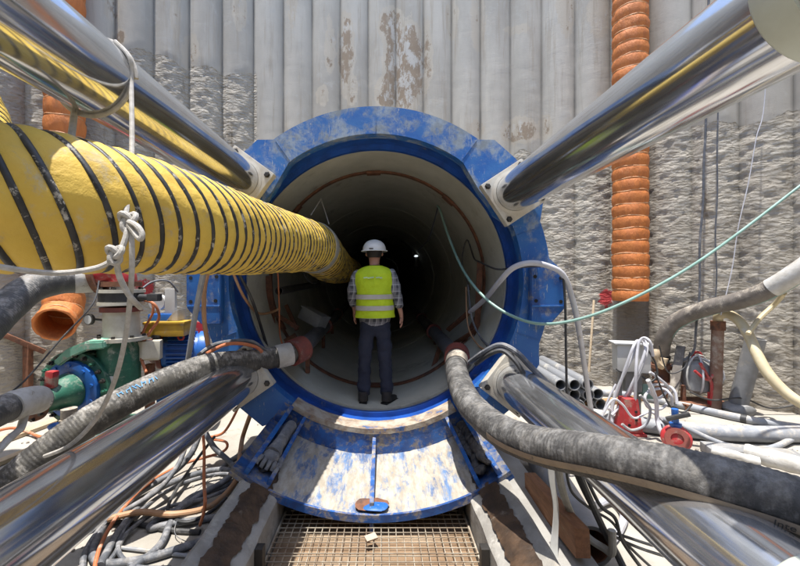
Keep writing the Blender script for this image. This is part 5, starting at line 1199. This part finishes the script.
bm_ = MB(); A = []
for r, z in ((.124, 1.668), (.142, 1.662), (.146, 1.655), (.140, 1.652), (.122, 1.656)): A.append([bm_.bm.verts.new(V((math.cos(2*PI*k/40)*r, .02+math.sin(2*PI*k/40)*(r*1.12+(.035 if math.sin(2*PI*k/40) > .3 else 0)), z))) for k in range(40)])
for a, b in zip(A, A[1:]): bm_.bridge(a, b)
bm_.bridge(A[-1], A[0]); build('brim', lift(bm_), m_hat, ho)
build('badge_strip', lift(MB().box((-.02, -.122, 1.675), (.045, .012, .012), None, .002)), m_bolt, ho)
for fx, ang in ((.128, -.55), (-.138, .05)):
    bo_ = MB(); R0 = Matrix.Rotation(ang, 3, 'Z')
    bo_.ball((0, .055, .035), .05, (.88, 2.3, .72), 18, 10); bo_.tube([V((0, -.02, .03)), V((0, -.02, .13))], .055, 16)
    for v in bo_.bm.verts: v.co.z = max(v.co.z, .012)
    so = MB().box((0, .045, .009), (.085, .24, .018), None, .006)
    for mbx, nm, mt_ in ((bo_, 'boot', m_boot), (so, 'boot_sole', m_hole)):
        bmesh.ops.rotate(mbx.bm, cent=(0, 0, 0), matrix=R0, verts=mbx.bm.verts); bmesh.ops.translate(mbx.bm, vec=V((fx, -.01, 0)), verts=mbx.bm.verts); build(nm, lift(mbx), mt_, man)

# ------------------------------------------------------------------ camera, light
cam = bpy.data.cameras.new('camera'); co = bpy.data.objects.new('camera', cam); COL.objects.link(co)
cam.sensor_width = 36; cam.lens = 36*F/800; cam.shift_x = 18/800; cam.shift_y = -4/800; cam.clip_start = .05; cam.clip_end = 300
co.location = (0, 0, 0); co.rotation_euler = (PI/2, 0, 0); SC.camera = co
w = bpy.data.worlds.new('World'); SC.world = w; w.use_nodes = True; nt = w.node_tree
sky = nt.nodes.new('ShaderNodeTexSky'); sky.sky_type = 'NISHITA'; sky.sun_disc = False
SUN = V((.075, .115, -1)).normalized()
sky.sun_elevation = math.asin(-SUN.z); sky.sun_rotation = math.atan2(-SUN.x, -SUN.y)
nt.links.new(sky.outputs[0], nt.nodes['Background'].inputs[0]); nt.nodes['Background'].inputs[1].default_value = .15
sd = bpy.data.lights.new('sun', 'SUN'); so = bpy.data.objects.new('sun', sd); COL.objects.link(so)
sd.energy = 3.3; sd.angle = math.radians(.5); sd.color = (1, .96, .9); so.location = (0, 0, 12); so.rotation_euler = SUN.to_track_quat('-Z', 'Y').to_euler()
SC.view_settings.view_transform = 'Standard'; SC.view_settings.look = 'None'; SC.view_settings.exposure = 1.42; SC.view_settings.gamma = 1
SC.render.engine = 'CYCLES'; SC.cycles.max_bounces = 8; SC.cycles.diffuse_bounces = 5; SC.cycles.use_denoising = True
